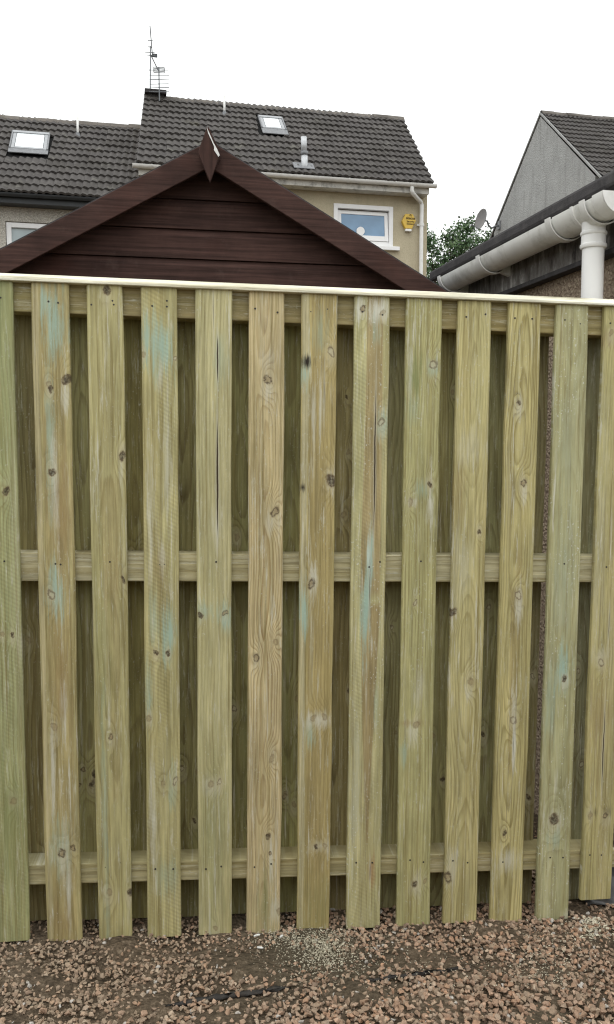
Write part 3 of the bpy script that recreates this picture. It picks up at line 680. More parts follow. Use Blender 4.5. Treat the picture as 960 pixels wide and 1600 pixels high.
for (va, vb, rr, nm) in ((0.155, 0.190, GR + 0.014, 'gutter_clip'), (-0.058, -0.028, GR + 0.013, 'gutter_clip'), (0.02, 0.034, GR + 0.009, 'gutter_clip'), (V0 - 0.012, V0 + 0.045, GR + 0.007, 'stop_end_socket')):
    vgutter(nm, va, vb, rr, M['white_plastic'], LIP + 0.002, parent=gt)
for vv in (0.74, V1 - 0.03):                                   # fascia brackets
    b_ = vgutter('gutter_bracket', vv, vv + 0.030, GR + 0.012, M['white_plastic'], LIP + 0.003, parent=gt)
    MB().prism([(0.030, LIP - 0.062), (0.071, LIP - 0.075), (0.071, LIP + 0.01), (0.060, LIP + 0.005)], lambda p, q: (p[0], q, p[1]), vv + 0.001, vv + 0.025).build('bracket_arm', M['gutter_plastic'], gt)
def disc(v, r, nm):
    g = MB(); n = 20; poly = [(r * math.cos(math.pi + math.pi * i / n), LIP + 0.002 + r * math.sin(math.pi + math.pi * i / n)) for i in range(n + 1)]
    g.prism(poly, lambda p, q: (p[0], q, p[1]), v, v + 0.005); return g.build(nm, M['white_plastic'], gt)
disc(V0 - 0.018, GR + 0.007, 'stop_end'); disc(V1 + 0.001, GR + 0.004, 'stop_end')
def ring_profile(prof, name, mat, parent, n=24):
    g = MB(); m = len(prof)
    for (r, z) in prof:
        for i in range(n): a = 2 * math.pi * i / n; g.v.append((r * math.cos(a), r * math.sin(a), z))
    for j in range(m - 1):
        for i in range(n): g.f.append((j * n + i, j * n + (i + 1) % n, (j + 1) * n + (i + 1) % n, (j + 1) * n + i))
    o = g.build(name, mat, parent); autosmooth(o, 50); return o
PR = 0.0345
M['pipe'] = plain('downpipe_plastic', (0.78, 0.78, 0.77), 0.36, 0.45, 0.03, 5, dirt=(0.45, 0.44, 0.4), dirt_amt=0.15)
dpp = ring_profile([(PR, 2.06), (PR, -0.05)], 'downpipe', M['pipe'], ob)
ring_profile([(PR + 0.010, 2.155), (PR + 0.006, 2.135), (PR + 0.003, 2.115), (PR + 0.003, 2.096), (PR + 0.007, 2.094), (PR + 0.0075, 2.088), (PR + 0.0055, 2.084), (PR + 0.004, 2.083), (PR + 0.004, 2.057), (PR + 0.0075, 2.055), (PR + 0.008, 2.048), (PR + 0.005, 2.043), (PR - 0.002, 2.043)], 'pipe_socket', M['pipe'], ob)
for zz_ in (1.75, 0.5): MB().tube([(0, 0, zz_ - 0.015), (0, 0, zz_ + 0.015)], PR + 0.004, 16).box(0.02, 0.104, -0.02, 0.02, zz_ - 0.012, zz_ + 0.012).build('pipe_clip', M['pipe'], dpp)

# ------------------------------------------------------------------ garden shed with barge boards and finial
YS = 3.5; TILT = rad(0.8)
sx = 0.022; apz = 2.634; SL = math.tan(rad(29.3)); HW = 1.03
shd = empty('garden_shed', (sx, YS, 0), 0, 'dark brown timber garden shed, its gable showing above the fence', 'shed')
shd.rotation_euler = (0, TILT, 0); shd.location.x = sx - apz * math.sin(TILT)
apz = apz / math.cos(TILT) - 0.0
BW = 0.104
for sg in (-1, 1):
    g = MB(); xa = 0.0015 * sg
    g.prism([(xa, apz), (sg * HW, apz - HW * SL), (sg * HW, apz - HW * SL - BW), (xa, apz - BW)], lambda p, q: (p[0], q, p[1]), 0.0, 0.02)
    bevel(g.build('bargeboard', M['brown'], shd), 0.003)
    # felt roof slope and its boards
    g = MB(); g.prism([(0, apz + 0.012), (sg * (HW + 0.02), apz + 0.012 - (HW + 0.02) * SL), (sg * (HW + 0.02), apz - (HW + 0.02) * SL - 0.012), (0, apz - 0.012)], lambda p, q: (p[0], q, p[1]), 0.023, 2.0)
    g.build('roof_slope', M['felt'], shd)
WV = 0.105                                                     # the gable wall stands this far behind the barge boards
ztop = apz - 0.03
PL = 0.1215; z_line = 2.428 - 0.0
k0 = int((z_line - 1.0) / PL)
zlines = [z_line + PL] + [z_line - PL * i for i in range(0, 22)]
def gx(z, lim=0.93): return max(0.002, min(lim, (apz - 0.02 - z) / SL))
prevtop = ztop
for i, zb_ in enumerate(zlines):
    zt = zlines[i - 1] if i else ztop
    if zb_ < 0.05: break
    g = MB(); sec = [(zb_ + 0.002, -0.004), (zt - 0.030, -0.004), (zt - 0.016, 0.001), (zt - 0.006, 0.007), (zt - 0.0005, 0.008), (zt - 0.0005, 0.018), (zb_ + 0.002, 0.018)]
    L_ = [(-gx(z), WV + y, z) for z, y in sec]; R_ = [(gx(z), WV + y, z) for z, y in sec]; n = len(sec)
    g.add(L_ + R_, [tuple(range(n)), tuple(range(2 * n - 1, n - 1, -1))] + [(j, n + j, n + (j + 1) % n, (j + 1) % n) for j in range(n)])
    g.build('shiplap_board', M['brown'], shd)
g = MB(); ez = apz - 0.93 * SL - 0.03
for q in (-0.93, 0.93): g.box(q - 0.012, q + 0.012, WV + 0.02, 1.95, 0.02, ez)
g.box(-0.93, 0.93, 1.93, 1.95, 0.02, ez); g.add([(-0.93, WV + 0.0205, ez), (0.93, WV + 0.0205, ez), (0, WV + 0.0205, apz - 0.035)], [(0, 1, 2)]); g.box(-0.93, 0.93, WV + 0.02, 1.95, 0.0, 0.02)
g.build('shed_body', M['brown_v'], shd)
# finial: two pointed boards, bare white edge on the front one
Sx = lambda x, y: (lambda P: (P[0] - sx - (apz - P[2]) * 0.0, P[2]))(hit(x, y, (0, YS - 0.035, 0), (0, 1, 0)))
def sh_loc(p):   # world (x-sx, z) into the tilted shed frame
    dx, c, s = p[0] + sx - shd.location.x, math.cos(TILT), math.sin(TILT); return (dx * c - p[1] * s, dx * s + p[1] * c)
fp = [sh_loc(Sx(*q)) for q in ((323.5, 200), (321, 208), (317, 219), (313, 230), (310, 241), (328.5, 286), (342.5, 247), (338, 236), (332, 224), (327, 212))]
bevel(MB().prism(fp, lambda p, q: (p[0], q, p[1]), -0.052, -0.026).build('finial', M['brown_v'], shd), 0.002)
fq = [sh_loc(Sx(*q)) for q in ((326, 196), (321, 214), (313, 236), (316, 246), (334, 264), (345, 245), (340, 226), (333, 212))]
MB().prism(fq, lambda p, q: (p[0], q, p[1]), -0.024, -0.002).build('finial_backing', M['brown_v'], shd)
M['bare'] = plain('bare_white_edge', (0.72, 0.72, 0.70), 0.6, 0.3, 0.08, 60)
st = [sh_loc(Sx(*q)) for q in ((323.3, 202), (325.5, 211), (331, 223), (335, 232), (334.5, 237), (341.5, 247.5), (343.5, 245), (339.5, 235.5), (334, 226), (328, 212))]
MB().prism(st, lambda p, q: (p[0], q, p[1]), -0.0555, -0.0525).build('bare_edge', M['bare'], shd)

# ------------------------------------------------------------------ tree beyond the houses
def leaf_mat():
    g = NT('tree_leaf', 0.6, 0.3); r = g.n('ShaderNodeAttribute'); r.attribute_name = 'tone'
    c = g.ramp(r.outputs['Fac'], [(0, (0.04, 0.078, 0.034)), (0.5, (0.08, 0.145, 0.062)), (1, (0.16, 0.23, 0.11))]); g.color(c)
    g.b.inputs['Transmission Weight'].default_value = 0.0; return g.mat
def make_tree(base, H, clumps, label):
    t = empty('broadleaf_tree', base, 0, label, 'tree')
    bark = plain('bark', (0.07, 0.055, 0.04), 0.95, 0.1, 0.3, 10, bump=0.5)
    rr = np.random.default_rng(11)
    g = MB(); g.tube([(0, 0, -0.3), (0.05, 0, H * 0.3), (-0.05, 0.1, H * 0.55)], 0.22, 10, r_end=0.13); g.build('trunk', bark, t, True)
    g = MB()
    for (cx, cy, cz_, cr) in clumps:
        mid = Vector((cx * 0.45, cy * 0.45, H * 0.5 + (cz_ - H * 0.5) * 0.35)); g.tube([(-0.05, 0.1, H * 0.5), mid, (cx, cy, cz_)], 0.07, 6, r_end=0.015)
        for _ in range(5):
            q = rr.normal(0, 1, 3); q /= np.linalg.norm(q); g.tube([(cx, cy, cz_), (cx + q[0] * cr, cy + q[1] * cr, cz_ + q[2] * cr)], 0.018, 4, r_end=0.005)
    g.build('limbs', bark, t)
    V, Fc, T = [], [], []
    for (cx, cy, cz_, cr) in clumps:
        for s_ in range(int(46 * cr * cr) + 14):
            d = rr.normal(0, 1, 3); d /= np.linalg.norm(d); sp_ = np.array([cx, cy, cz_]) + d * cr * rr.uniform(0.5, 1.08)
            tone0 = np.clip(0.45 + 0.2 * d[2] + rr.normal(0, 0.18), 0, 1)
            for _ in range(22):
                p = sp_ + rr.normal(0, 0.13, 3); L_, w_ = rr.uniform(0.07, 0.13), rr.uniform(0.03, 0.05)
                a = rr.normal(0, 1, 3); a[2] -= 0.4; a /= np.linalg.norm(a); b = np.cross(a, rr.normal(0, 1, 3)); b /= np.linalg.norm(b)
                k = len(V); V += [p, p + a * L_ * 0.5 + b * w_, p + a * L_, p + a * L_ * 0.5 - b * w_]; Fc.append((k, k + 1, k + 2, k + 3)); T.append(np.clip(tone0 + rr.normal(0, 0.12), 0, 1))
    me = bpy.data.meshes.new('crown'); me.from_pydata([tuple(v) for v in V], [], Fc); me.materials.append(leaf_mat())
    at_ = me.attributes.new('tone', 'FLOAT', 'FACE'); at_.data.foreach_set('value', np.array(T, dtype=np.float32))
    link('crown', me, t)
TZ = 33.0
tb = at_depth(702, 470, TZ); tb_z = float(ground_height(np.array(tb[0]), np.array(tb[1])))
def tl(x, y, dz=0.0): q = at_depth(x, y, TZ + dz); return (q[0] - tb[0], q[1] - tb[1], q[2] - tb_z)
cl = [(*tl(725, 372, 0.3), 0.62), (*tl(745, 385, -0.4), 0.62), (*tl(705, 395, -0.2), 0.55), (*tl(728, 402, 0.5), 0.7), (*tl(758, 400, 0.1), 0.6), (*tl(690, 412, 0.4), 0.42),
      (*tl(672, 385, 0.2), 0.42), (*tl(676, 420, -0.3), 0.40), (*tl(712, 425, 0), 0.6), (*tl(742, 425, 0.3), 0.7), (*tl(732, 353, 0), 0.24), (*tl(770, 375, 0.8), 0.34), (*tl(640, 400, 0.6), 0.8),
      (*tl(655, 370, 0.5), 0.45), (*tl(776, 410, 0.5), 0.6), (*tl(700, 372, 0.5), 0.22), (*tl(800, 400, 1.5), 0.8), (*tl(700, 445, 0.5), 0.5)]
make_tree((tb[0], tb[1], tb_z), tl(702, 420)[2] * 1.0, cl, 'leafy green tree in the gap between the beige house and the grey gable')

# ------------------------------------------------------------------ the timber fence
YF = 2.36; RD = 0.07; BT = 0.020
def FH(x, y, dy=0.0): return hit(x, y, (0, YF + dy, 0), (0, 1, 0))
fence = empty('timber_fence', (0.32, YF, float(gz(0.32))), 0, 'pale green pressure-treated timber fence of upright boards across the gravel', 'fence')
FO = np.array(fence.location)
tops = [(-39, 19, 437), (48, 107, 440.5), (135, 192.5, 445), (221, 277.5, 449), (305.5, 362.5, 452.5), (389.5, 445, 457), (472, 527.5, 460), (555, 610, 464.5), (636, 691, 468), (717, 769, 472), (796, 847, 475), (871, 921, 478), (945, 995, 481)]
bots = [(-8, 46.7, 1471), (74, 127.7, 1470), (154, 207, 1467.7), (231, 283, 1464.5), (310.7, 362.3, 1460), (386, 438.7, 1457), (464, 515, 1454.5), (541.7, 594, 1450), (620, 671, 1448), (693, 745, 1443), (766.7, 816, 1441), (839, 888.3, 1437), (908, 955, 1405)]
def board_mesh(wt, wb, h, mat, seed, segs=10):
    rr = random.Random(seed); g = MB(); c = 0.0035; T = BT
    rows = []
    for i in range(segs + 1):
        t = i / segs; w_ = wb + (wt - wb) * t; l = -w_ / 2 + rr.gauss(0, 0.0009); r = w_ / 2 + rr.gauss(0, 0.0009); y = rr.gauss(0, 0.0006)
        zb_ = t * h + (rr.gauss(0, 0.0015) if i in (0,) else 0)
        rows.append([(l, c + y, zb_), (l + c, y, zb_), (r - c, y, zb_), (r, c + y, zb_), (r, T - c + y, zb_), (r - c, T + y, zb_), (l + c, T + y, zb_), (l, T - c + y, zb_)])
    for r_ in rows: g.v += r_
    for i in range(segs):
        for k in range(8): g.f.append((i * 8 + k, i * 8 + (k + 1) % 8, (i + 1) * 8 + (k + 1) % 8, (i + 1) * 8 + k))
    g.f.append(tuple(range(8))[::-1]); g.f.append(tuple(segs * 8 + k for k in range(8)))
    me = g.mesh('board', mat); me.polygons.foreach_set('use_smooth', [True] * len(me.polygons)); me.set_sharp_from_angle(angle=rad(30)); return me
G_, W_, B_, A_, K_ = GREEN, PALE, BROWN, ALGAE, DARK
KN = {0: [(10, 768, 6), (3, 778, 3), (3, 991, 4), (20, 992, 4), (22, 1252, 6)],
      1: [(104, 593, 7), (76, 600, 4), (79, 607, 4), (81, 738, 6), (98, 722, 3), (81, 930, 7), (85, 1137, 6), (106, 1132, 3), (97, 1333, 6), (115, 1325, 5), (79, 1320, 3)],
      2: [(167, 454, 6), (191, 713, 6), (164, 698, 2), (193, 906, 5), (173, 1151, 5), (171, 1394, 6), (204, 1395, 5)],
      3: [(224, 555, 4), (274, 560, 4), (240, 747, 3), (262, 747, 3), (244, 1019, 4), (263, 1021, 4), (233, 1122, 5), (274, 1221, 6), (255, 1224, 4)],
      4: [(338, 684, 3), (313, 962, 4), (352, 958, 4), (330, 1225, 5), (343, 1222, 5), (337, 1450, 4)],
      5: [(419, 594, 7), (430, 799, 7), (396, 813, 3), (431, 1003, 6), (401, 1029, 5), (425, 1185, 6), (419, 1307, 6), (422, 1334, 4), (437, 1425, 6)],
      6: [(518, 549, 7), (518, 751, 8), (487, 912, 7), (490, 1122, 6), (507, 1121, 6), (494, 1323, 4), (508, 1322, 4), (496, 1387, 3)],
      7: [(567, 483, 5), (596, 660, 7), (598, 488, 4)],
      8: [(677, 570, 7), (672, 757, 5), (642, 785, 6), (649, 942, 4), (651, 1132, 5), (661, 1128, 3), (648, 1382, 5), (664, 1377, 4)],
      9: [(737, 563, 3), (749, 831, 4), (733, 660, 3), (708, 957, 6), (736, 1065, 6), (725, 1190, 2), (700, 1371, 7), (740, 735, 3)],
      10: [(831, 607, 3), (811, 630, 4), (818, 755, 6), (810, 930, 6), (802, 1125, 7), (789, 1302, 4), (830, 1330, 6)],
      11: [(883, 857, 3), (881, 893, 3), (882, 1060, 6), (866, 1280, 10)],
      12: [(940, 1036, 6), (922, 1274, 5), (946, 1274, 5), (955, 520, 5), (950, 735, 3)]}
ST = {0: [(8, 560, 30, 200, A_, .35), (20, 1300, 26, 120, A_, .5), (30, 900, 10, 300, (0.42, 0.40, 0.25), .4)],
      1: [(85, 505, 17, 55, G_, .8), (72, 470, 9, 18, G_, .7), (80, 700, 7, 130, G_, .55), (101, 615, 6, 28, W_, .6), (86, 760, 5, 80, W_, .6), (88, 925, 13, 40, G_, .85), (82, 1200, 4, 75, W_, .7), (101, 1120, 4, 50, W_, .7), (95, 1330, 14, 50, G_, .5), (102, 1340, 9, 60, W_, .45), (108, 1400, 3, 70, W_, .6), (98, 800, 14, 90, B_, .5), (95, 1050, 16, 80, B_, .4), (100, 1440, 20, 30, B_, .3)],
      2: [(190, 740, 4, 60, W_, .5), (160, 1000, 20, 160, A_, .25), (165, 1300, 5, 160, G_, .4), (175, 900, 12, 60, B_, .25)],
      3: [(252, 540, 18, 45, G_, .85), (230, 530, 7, 40, G_, .8), (250, 590, 6, 30, W_, .4), (235, 800, 5, 110, W_, .5), (262, 740, 5, 90, W_, .45), (253, 870, 6, 30, W_, .5), (265, 990, 13, 42, G_, .85), (240, 960, 8, 40, G_, .4), (232, 1090, 6, 60, G_, .6), (240, 1280, 6, 100, W_, .5), (270, 1240, 6, 40, G_, .5), (250, 900, 14, 60, B_, .3), (258, 1370, 16, 30, G_, .35)],
      4: [(320, 955, 15, 15, G_, .55), (352, 965, 10, 24, G_, .75), (345, 560, 12, 40, G_, .3), (338, 830, 8, 40, W_, .4), (330, 1230, 16, 18, W_, .35), (335, 1330, 24, 160, A_, .3)],
      5: [(420, 610, 9, 22, W_, .5), (425, 815, 10, 18, W_, .4), (423, 1345, 4, 35, W_, .7), (430, 1420, 10, 22, W_, .5), (415, 1420, 16, 60, A_, .45), (420, 560, 12, 18, W_, .3)],
      6: [(478, 585, 7, 24, G_, .8), (500, 520, 12, 30, G_, .35), (518, 752, 7, 20, W_, .6), (491, 905, 9, 22, W_, .8), (476, 955, 8, 40, G_, .85), (498, 1125, 22, 14, W_, .65), (484, 1150, 7, 22, G_, .6), (500, 1322, 14, 10, W_, .4), (490, 660, 3, 60, W_, .5), (502, 640, 3, 60, W_, .5), (480, 566, 8, 9, K_, 1), (473, 762, 6, 7, K_, 1), (500, 1420, 28, 60, A_, .25)],
      7: [(564, 482, 12, 20, W_, .9), (592, 487, 13, 18, W_, .9), (588, 520, 6, 26, G_, .5), (597, 663, 9, 20, G_, .7), (579, 880, 6, 55, G_, 1.0), (572, 960, 8, 70, G_, .95), (576, 870, 4, 30, (0.5, 0.6, 0.52), .9), (588, 1100, 4, 40, G_, .3), (556, 1250, 12, 110, (0.44, 0.45, 0.34), .5), (581, 1360, 5, 30, (0.30, 0.13, 0.05), .6), (600, 640, 12, 16, W_, .4)],
      8: [(646, 590, 14, 34, A_, .8), (639, 600, 5, 45, W_, .5), (678, 575, 10, 12, G_, .5), (660, 765, 14, 18, G_, .45), (673, 790, 5, 26, W_, .95), (643, 785, 9, 8, W_, .6), (645, 1145, 10, 22, W_, .55), (632, 1175, 6, 20, G_, .5), (655, 1080, 10, 40, W_, .35), (650, 1385, 10, 22, W_, .5), (640, 1130, 24, 5, B_, .4), (645, 640, 10, 20, G_, .25)],
      9: [(732, 700, 20, 30, W_, .3), (715, 770, 12, 50, B_, .25), (708, 957, 5, 14, W_, .8), (733, 1085, 7, 18, W_, .6), (707, 1350, 10, 30, W_, .4), (720, 880, 16, 60, W_, .25)],
      10: [(820, 770, 5, 26, W_, .6), (811, 640, 6, 22, W_, .4), (812, 950, 7, 34, W_, .55), (802, 1105, 3, 30, W_, .7), (803, 1165, 3, 40, W_, .85), (795, 1345, 16, 20, W_, .55), (812, 880, 6, 30, B_, .3)],
      11: [(880, 1045, 12, 38, G_, .95), (884, 1062, 12, 14, W_, .5), (862, 1100, 9, 60, G_, .4), (868, 1225, 3, 30, W_, .7), (868, 1282, 13, 20, W_, .6), (865, 1310, 14, 14, G_, .5), (880, 900, 18, 100, (0.38, 0.42, 0.30), .5), (885, 690, 16, 90, (0.38, 0.42, 0.30), .4), (890, 1430, 14, 12, W_, .5)],
      12: [(950, 530, 12, 20, (0.24, 0.15, 0.09), .5), (940, 1025, 16, 16, W_, .4), (930, 1270, 6, 9, K_, .5), (950, 1268, 6, 10, K_, .45), (935, 1130, 20, 100, B_, .35), (940, 800, 10, 200, W_, .2)]}
BAND = {1: [(-0.040, .007, .010, -.1, 1.9, (0.48, 0.42, 0.24), .8), (0.006, .034, .034, -.1, 1.9, (0.36, 0.28, 0.12), .5)],
        2: [(0.006, .012, .028, .4, 1.35, (0.36, 0.29, 0.13), .4)],
        6: [(-0.038, .009, .012, -.1, 1.9, (0.52, 0.47, 0.28), .85), (0.012, .038, .038, -.1, 1.9, (0.385, 0.30, 0.13), .55)],
        7: [(0.008, .004, .032, .25, 1.0, (0.33, 0.245, 0.115), .8), (0.006, .032, .024, 1.0, 1.95, (0.36, 0.27, 0.13), .75)],
        10: [(-0.002, .01, .02, .45, 1.05, (0.27, 0.21, 0.09), .6)],
        12: [(0.012, .02, .02, -.1, 1.9, (0.46, 0.40, 0.21), .4)]}
CR = {4: [(340, 522, 600, 2.2), (340, 652, 842, 2.8), (334, 455, 520, .7)], 7: [(586, 598, 838, 2.2), (578, 855, 960, 1.0), (578, 1345, 1380, 1.0)], 12: [(943, 1105, 1235, 1.8), (952, 955, 1000, 1.0)], 6: [(507, 590, 640, .6)], 10: [(803, 1130, 1190, .8)]}
PAR = {0: dict(pith=(0.12, .03, .02), rings=.5, saw=.07, green=.75, light=(0.37, 0.385, 0.195)), 1: dict(pith=(0.0, .05, .03), rings=.5, light=(0.45, 0.39, 0.19), green=.3),
       2: dict(pith=(0.006, .028, .04), rings=.7, spacing=.012), 3: dict(pith=(0.0, .06, .03), rings=.45, saw=.09), 4: dict(pith=(0.15, .05, .02), rings=.4, spacing=.010, light=(0.50, 0.46, 0.25)),
       5: dict(pith=(0.0, .022, .035), rings=.8, spacing=.0062, light=(0.57, 0.475, 0.27), dark=(0.24, 0.145, 0.05), green=.2), 6: dict(pith=(0.13, .04, .02), rings=.45, light=(0.45, 0.375, 0.165), green=.15),
       7: dict(pith=(0.0, .09, .02), rings=.4, saw=.09, light=(0.51, 0.475, 0.25), speck=.9), 8: dict(pith=(-0.14, .04, .02), rings=.55, spacing=.008, speck=.5, light=(0.455, 0.43, 0.205), green=.6),
       9: dict(pith=(0.004, .03, .045), rings=.7, spacing=.0065, light=(0.53, 0.475, 0.23), green=.25), 10: dict(pith=(-0.002, .026, .03), rings=.8, spacing=.0065, light=(0.52, 0.46, 0.215)),
       11: dict(pith=(0.0, .07, .04), rings=.4, green=.6, light=(0.45, 0.44, 0.25), speck=1.0), 12: dict(pith=(0.16, .05, .02), rings=.45, light=(0.47, 0.42, 0.195))}
NAILS = {0: [(1, 465), (7, 877)], 1: [(76, 471), (91, 473), (87, 881), (95, 882), (87, 1348), (105, 1347)], 2: [(143, 476), (178, 476), (172, 878), (176, 470), (165, 1355), (189, 1348)],
         3: [(238, 478), (261, 479), (261, 470), (250, 882), (257, 882), (243, 1358), (271, 1358)], 4: [(325, 483), (343, 481), (338, 878), (322, 1358), (346, 1354)], 5: [(399, 482), (434, 488), (414, 887), (398, 1355), (424, 1350)],
         6: [(486, 487), (512, 483), (498, 880), (510, 898), (478, 1350), (502, 1349)], 7: [(567, 487), (598, 492), (577, 886), (594, 878), (557, 1348), (582, 1348)], 8: [(646, 494), (678, 495), (658, 877), (641, 1344), (662, 1347)],
         9: [(729, 495), (759, 491), (738, 879), (708, 1345), (731, 1348)], 10: [(805, 497), (832, 498), (809, 880), (786, 1347)], 11: [(883, 500), (907, 506), (882, 881), (860, 1340), (880, 1340)], 12: [(948, 886), (954, 505), (922, 1336), (940, 1336)]}
def nail_mesh():
    g = MB(); n = 10; r = 0.0027
    g.v = [(0, -0.0004, 0)] + [(r * math.cos(2 * math.pi * i / n), -0.0002, r * math.sin(2 * math.pi * i / n)) for i in range(n)] + [(r * 1.05 * math.cos(2 * math.pi * i / n), 0.002, r * 1.05 * math.sin(2 * math.pi * i / n)) for i in range(n)]
    g.f = [(0, 1 + i, 1 + (i + 1) % n) for i in range(n)] + [(1 + i, n + 1 + i, n + 1 + (i + 1) % n, 1 + (i + 1) % n) for i in range(n)]
    return g.mesh('nail', M['nail'])
NAIL = nail_mesh()
bx = []
for i, (tp, bt) in enumerate(zip(tops, bots)):
    a, b = FH(tp[0], tp[2]), FH(tp[1], tp[2]); c, d = FH(bt[0], bt[2]), FH(bt[1], bt[2])
    ctop, cbot = (a + b) / 2, (c + d) / 2; wt, wb = b[0] - a[0], d[0] - c[0]
    lean = math.atan2(ctop[0] - cbot[0], ctop[2] - cbot[2]); h = np.linalg.norm(ctop - cbot) + 0.004
    cl_, sl_ = math.cos(lean), math.sin(lean)
    def L(px, py):
        q = FH(px, py) - cbot; return (q[0] * cl_ - q[2] * sl_, q[0] * sl_ + q[2] * cl_)
    k = 1 / 547.0
    kn = [(*L(px, py), max(r * k, 0.0045)) for px, py, r in KN.get(i, []) if r > 3]
    stn = [(*L(px, py), rx * k, rz * k, sc_, s_) for px, py, rx, rz, sc_, s_ in ST.get(i, [])]
    crk = []
    for (px, y0, y1, w_) in CR.get(i, []):
        p0, p1 = L(px, y1), L(px, y0); crk.append(((p0[0] + p1[0]) / 2, p0[1], p1[1], w_ * k * 0.55))
    mat = wood_mat('treated_board', i + 1, knots=kn, stains=stn, cracks=crk, bands=BAND.get(i, []), **PAR[i])
    o = link('board', board_mesh(wt, wb, h, mat, i), fence); o.location = Vector(cbot - FO); o.rotation_euler = (0, lean, 0)
    if i == 12: o['label'] = 'shorter last board ending well above the gravel'
    for (px, py) in NAILS[i]:
        q = L(px, py); nl = link('nail', NAIL, o); nl.location = (q[0], 0, q[1])
    bx.append((ctop[0], cbot[0], wt, lean, cbot[2], ctop[2]))
# rails
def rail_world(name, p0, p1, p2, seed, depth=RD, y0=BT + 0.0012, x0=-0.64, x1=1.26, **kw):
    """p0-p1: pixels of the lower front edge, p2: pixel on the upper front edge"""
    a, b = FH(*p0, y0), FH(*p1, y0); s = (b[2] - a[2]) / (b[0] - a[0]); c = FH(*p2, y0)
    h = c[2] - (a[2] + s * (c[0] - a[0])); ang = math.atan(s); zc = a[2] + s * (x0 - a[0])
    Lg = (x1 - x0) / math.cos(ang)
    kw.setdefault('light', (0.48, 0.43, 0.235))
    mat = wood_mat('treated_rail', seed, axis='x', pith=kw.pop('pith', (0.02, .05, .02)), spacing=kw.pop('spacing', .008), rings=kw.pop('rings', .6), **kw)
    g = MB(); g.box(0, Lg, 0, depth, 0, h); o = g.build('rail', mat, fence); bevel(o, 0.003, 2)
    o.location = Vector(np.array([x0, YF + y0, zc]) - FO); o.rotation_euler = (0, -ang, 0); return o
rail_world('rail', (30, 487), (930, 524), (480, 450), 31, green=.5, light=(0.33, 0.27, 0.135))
rail_world('rail', (40, 908), (920, 910), (480, 866.5), 32, light=(0.48, 0.44, 0.28), green=.2)
rail_world('rail', (50, 1383), (900, 1357.5), (480, 1340.5), 33, light=(0.46, 0.41, 0.245), depth=0.085)
# back boards in the gaps
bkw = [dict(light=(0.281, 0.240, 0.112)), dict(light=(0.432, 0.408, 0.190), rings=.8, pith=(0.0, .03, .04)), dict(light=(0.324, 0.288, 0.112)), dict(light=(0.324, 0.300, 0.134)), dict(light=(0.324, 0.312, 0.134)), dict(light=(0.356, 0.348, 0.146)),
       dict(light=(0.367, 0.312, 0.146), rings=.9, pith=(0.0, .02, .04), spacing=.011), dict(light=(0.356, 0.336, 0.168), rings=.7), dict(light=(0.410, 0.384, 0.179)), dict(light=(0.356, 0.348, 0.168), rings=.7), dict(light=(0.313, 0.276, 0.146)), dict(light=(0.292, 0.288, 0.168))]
bsh = {0: 0.0, 1: -0.004, 8: 0.012, 9: 0.018, 10: -0.007, 11: 0.028}
bot_px = [1452, 1452, 1450, 1452, 1446, 1440, 1443, 1437, 1432, 1432, 1422, 1420]
for i in range(12):
    x_t = (bx[i][0] + bx[i + 1][0]) / 2 + bsh.get(i, 0.006); x_b = (bx[i][1] + bx[i + 1][1]) / 2 + bsh.get(i, 0.006)
    zt = bx[i][5] - 0.02; zb_ = bx[i][4] + 0.004
    lean = math.atan2(x_t - x_b, zt - zb_)
    rr = random.Random(100 + i); kn = [(rr.uniform(-.035, .035), rr.uniform(0.1, 1.75), rr.uniform(.006, .011)) for _ in range(5)]
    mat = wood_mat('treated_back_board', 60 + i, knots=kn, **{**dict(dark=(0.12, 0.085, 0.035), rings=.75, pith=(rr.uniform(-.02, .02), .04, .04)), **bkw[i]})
    o = link('board', board_mesh(0.1, 0.1, zt - zb_, mat, 200 + i, 6), fence)
    o.location = Vector(np.array([x_b, YF + BT + RD + 0.004 + (0.016 if False else 0), zb_]) - FO); o.rotation_euler = (0, lean, 0)
# posts at both ends of the panel
for xp in (-0.565, 1.215):
    mat = wood_mat('treated_post', 80 + int(xp * 10), rings=.5)
    zb_ = float(gz(xp)); g = MB(); g.box(-0.036, 0.036, BT + RD + 0.030, BT + RD + 0.105, -0.35, 1.86 if xp < 0 else 1.84); o = g.build('post', mat, fence); bevel(o, 0.004)
    o.location = Vector(np.array([xp, YF, zb_]) - FO)
# sloping capping strip
a, b = FH(-60, 434.9, -0.008), FH(1020, 480.3, -0.008)
sl = math.atan2(b[2] - a[2], b[0] - a[0]); Lc = (b[0] - a[0]) / math.cos(sl)
capm = wood_mat('capping_timber', 91, axis='x', light=(0.82, 0.80, 0.66), dark=(0.70, 0.66, 0.50), rings=.25, green=.05, spacing=.006)
g = MB(); g.prism([(0.0, 0.0), (0.0, 0.007), (0.013, 0.0205), (0.045, 0.0255), (0.125, 0.022), (0.125, 0.0)], lambda p, q: (q, p[0], p[1]), 0, Lc)
cap = bevel(g.build('capping', capm, fence), 0.0015, 1)
cap.location = Vector(np.array([a[0], YF - 0.010, a[2]]) - FO); cap.rotation_euler = (0, -sl, 0)

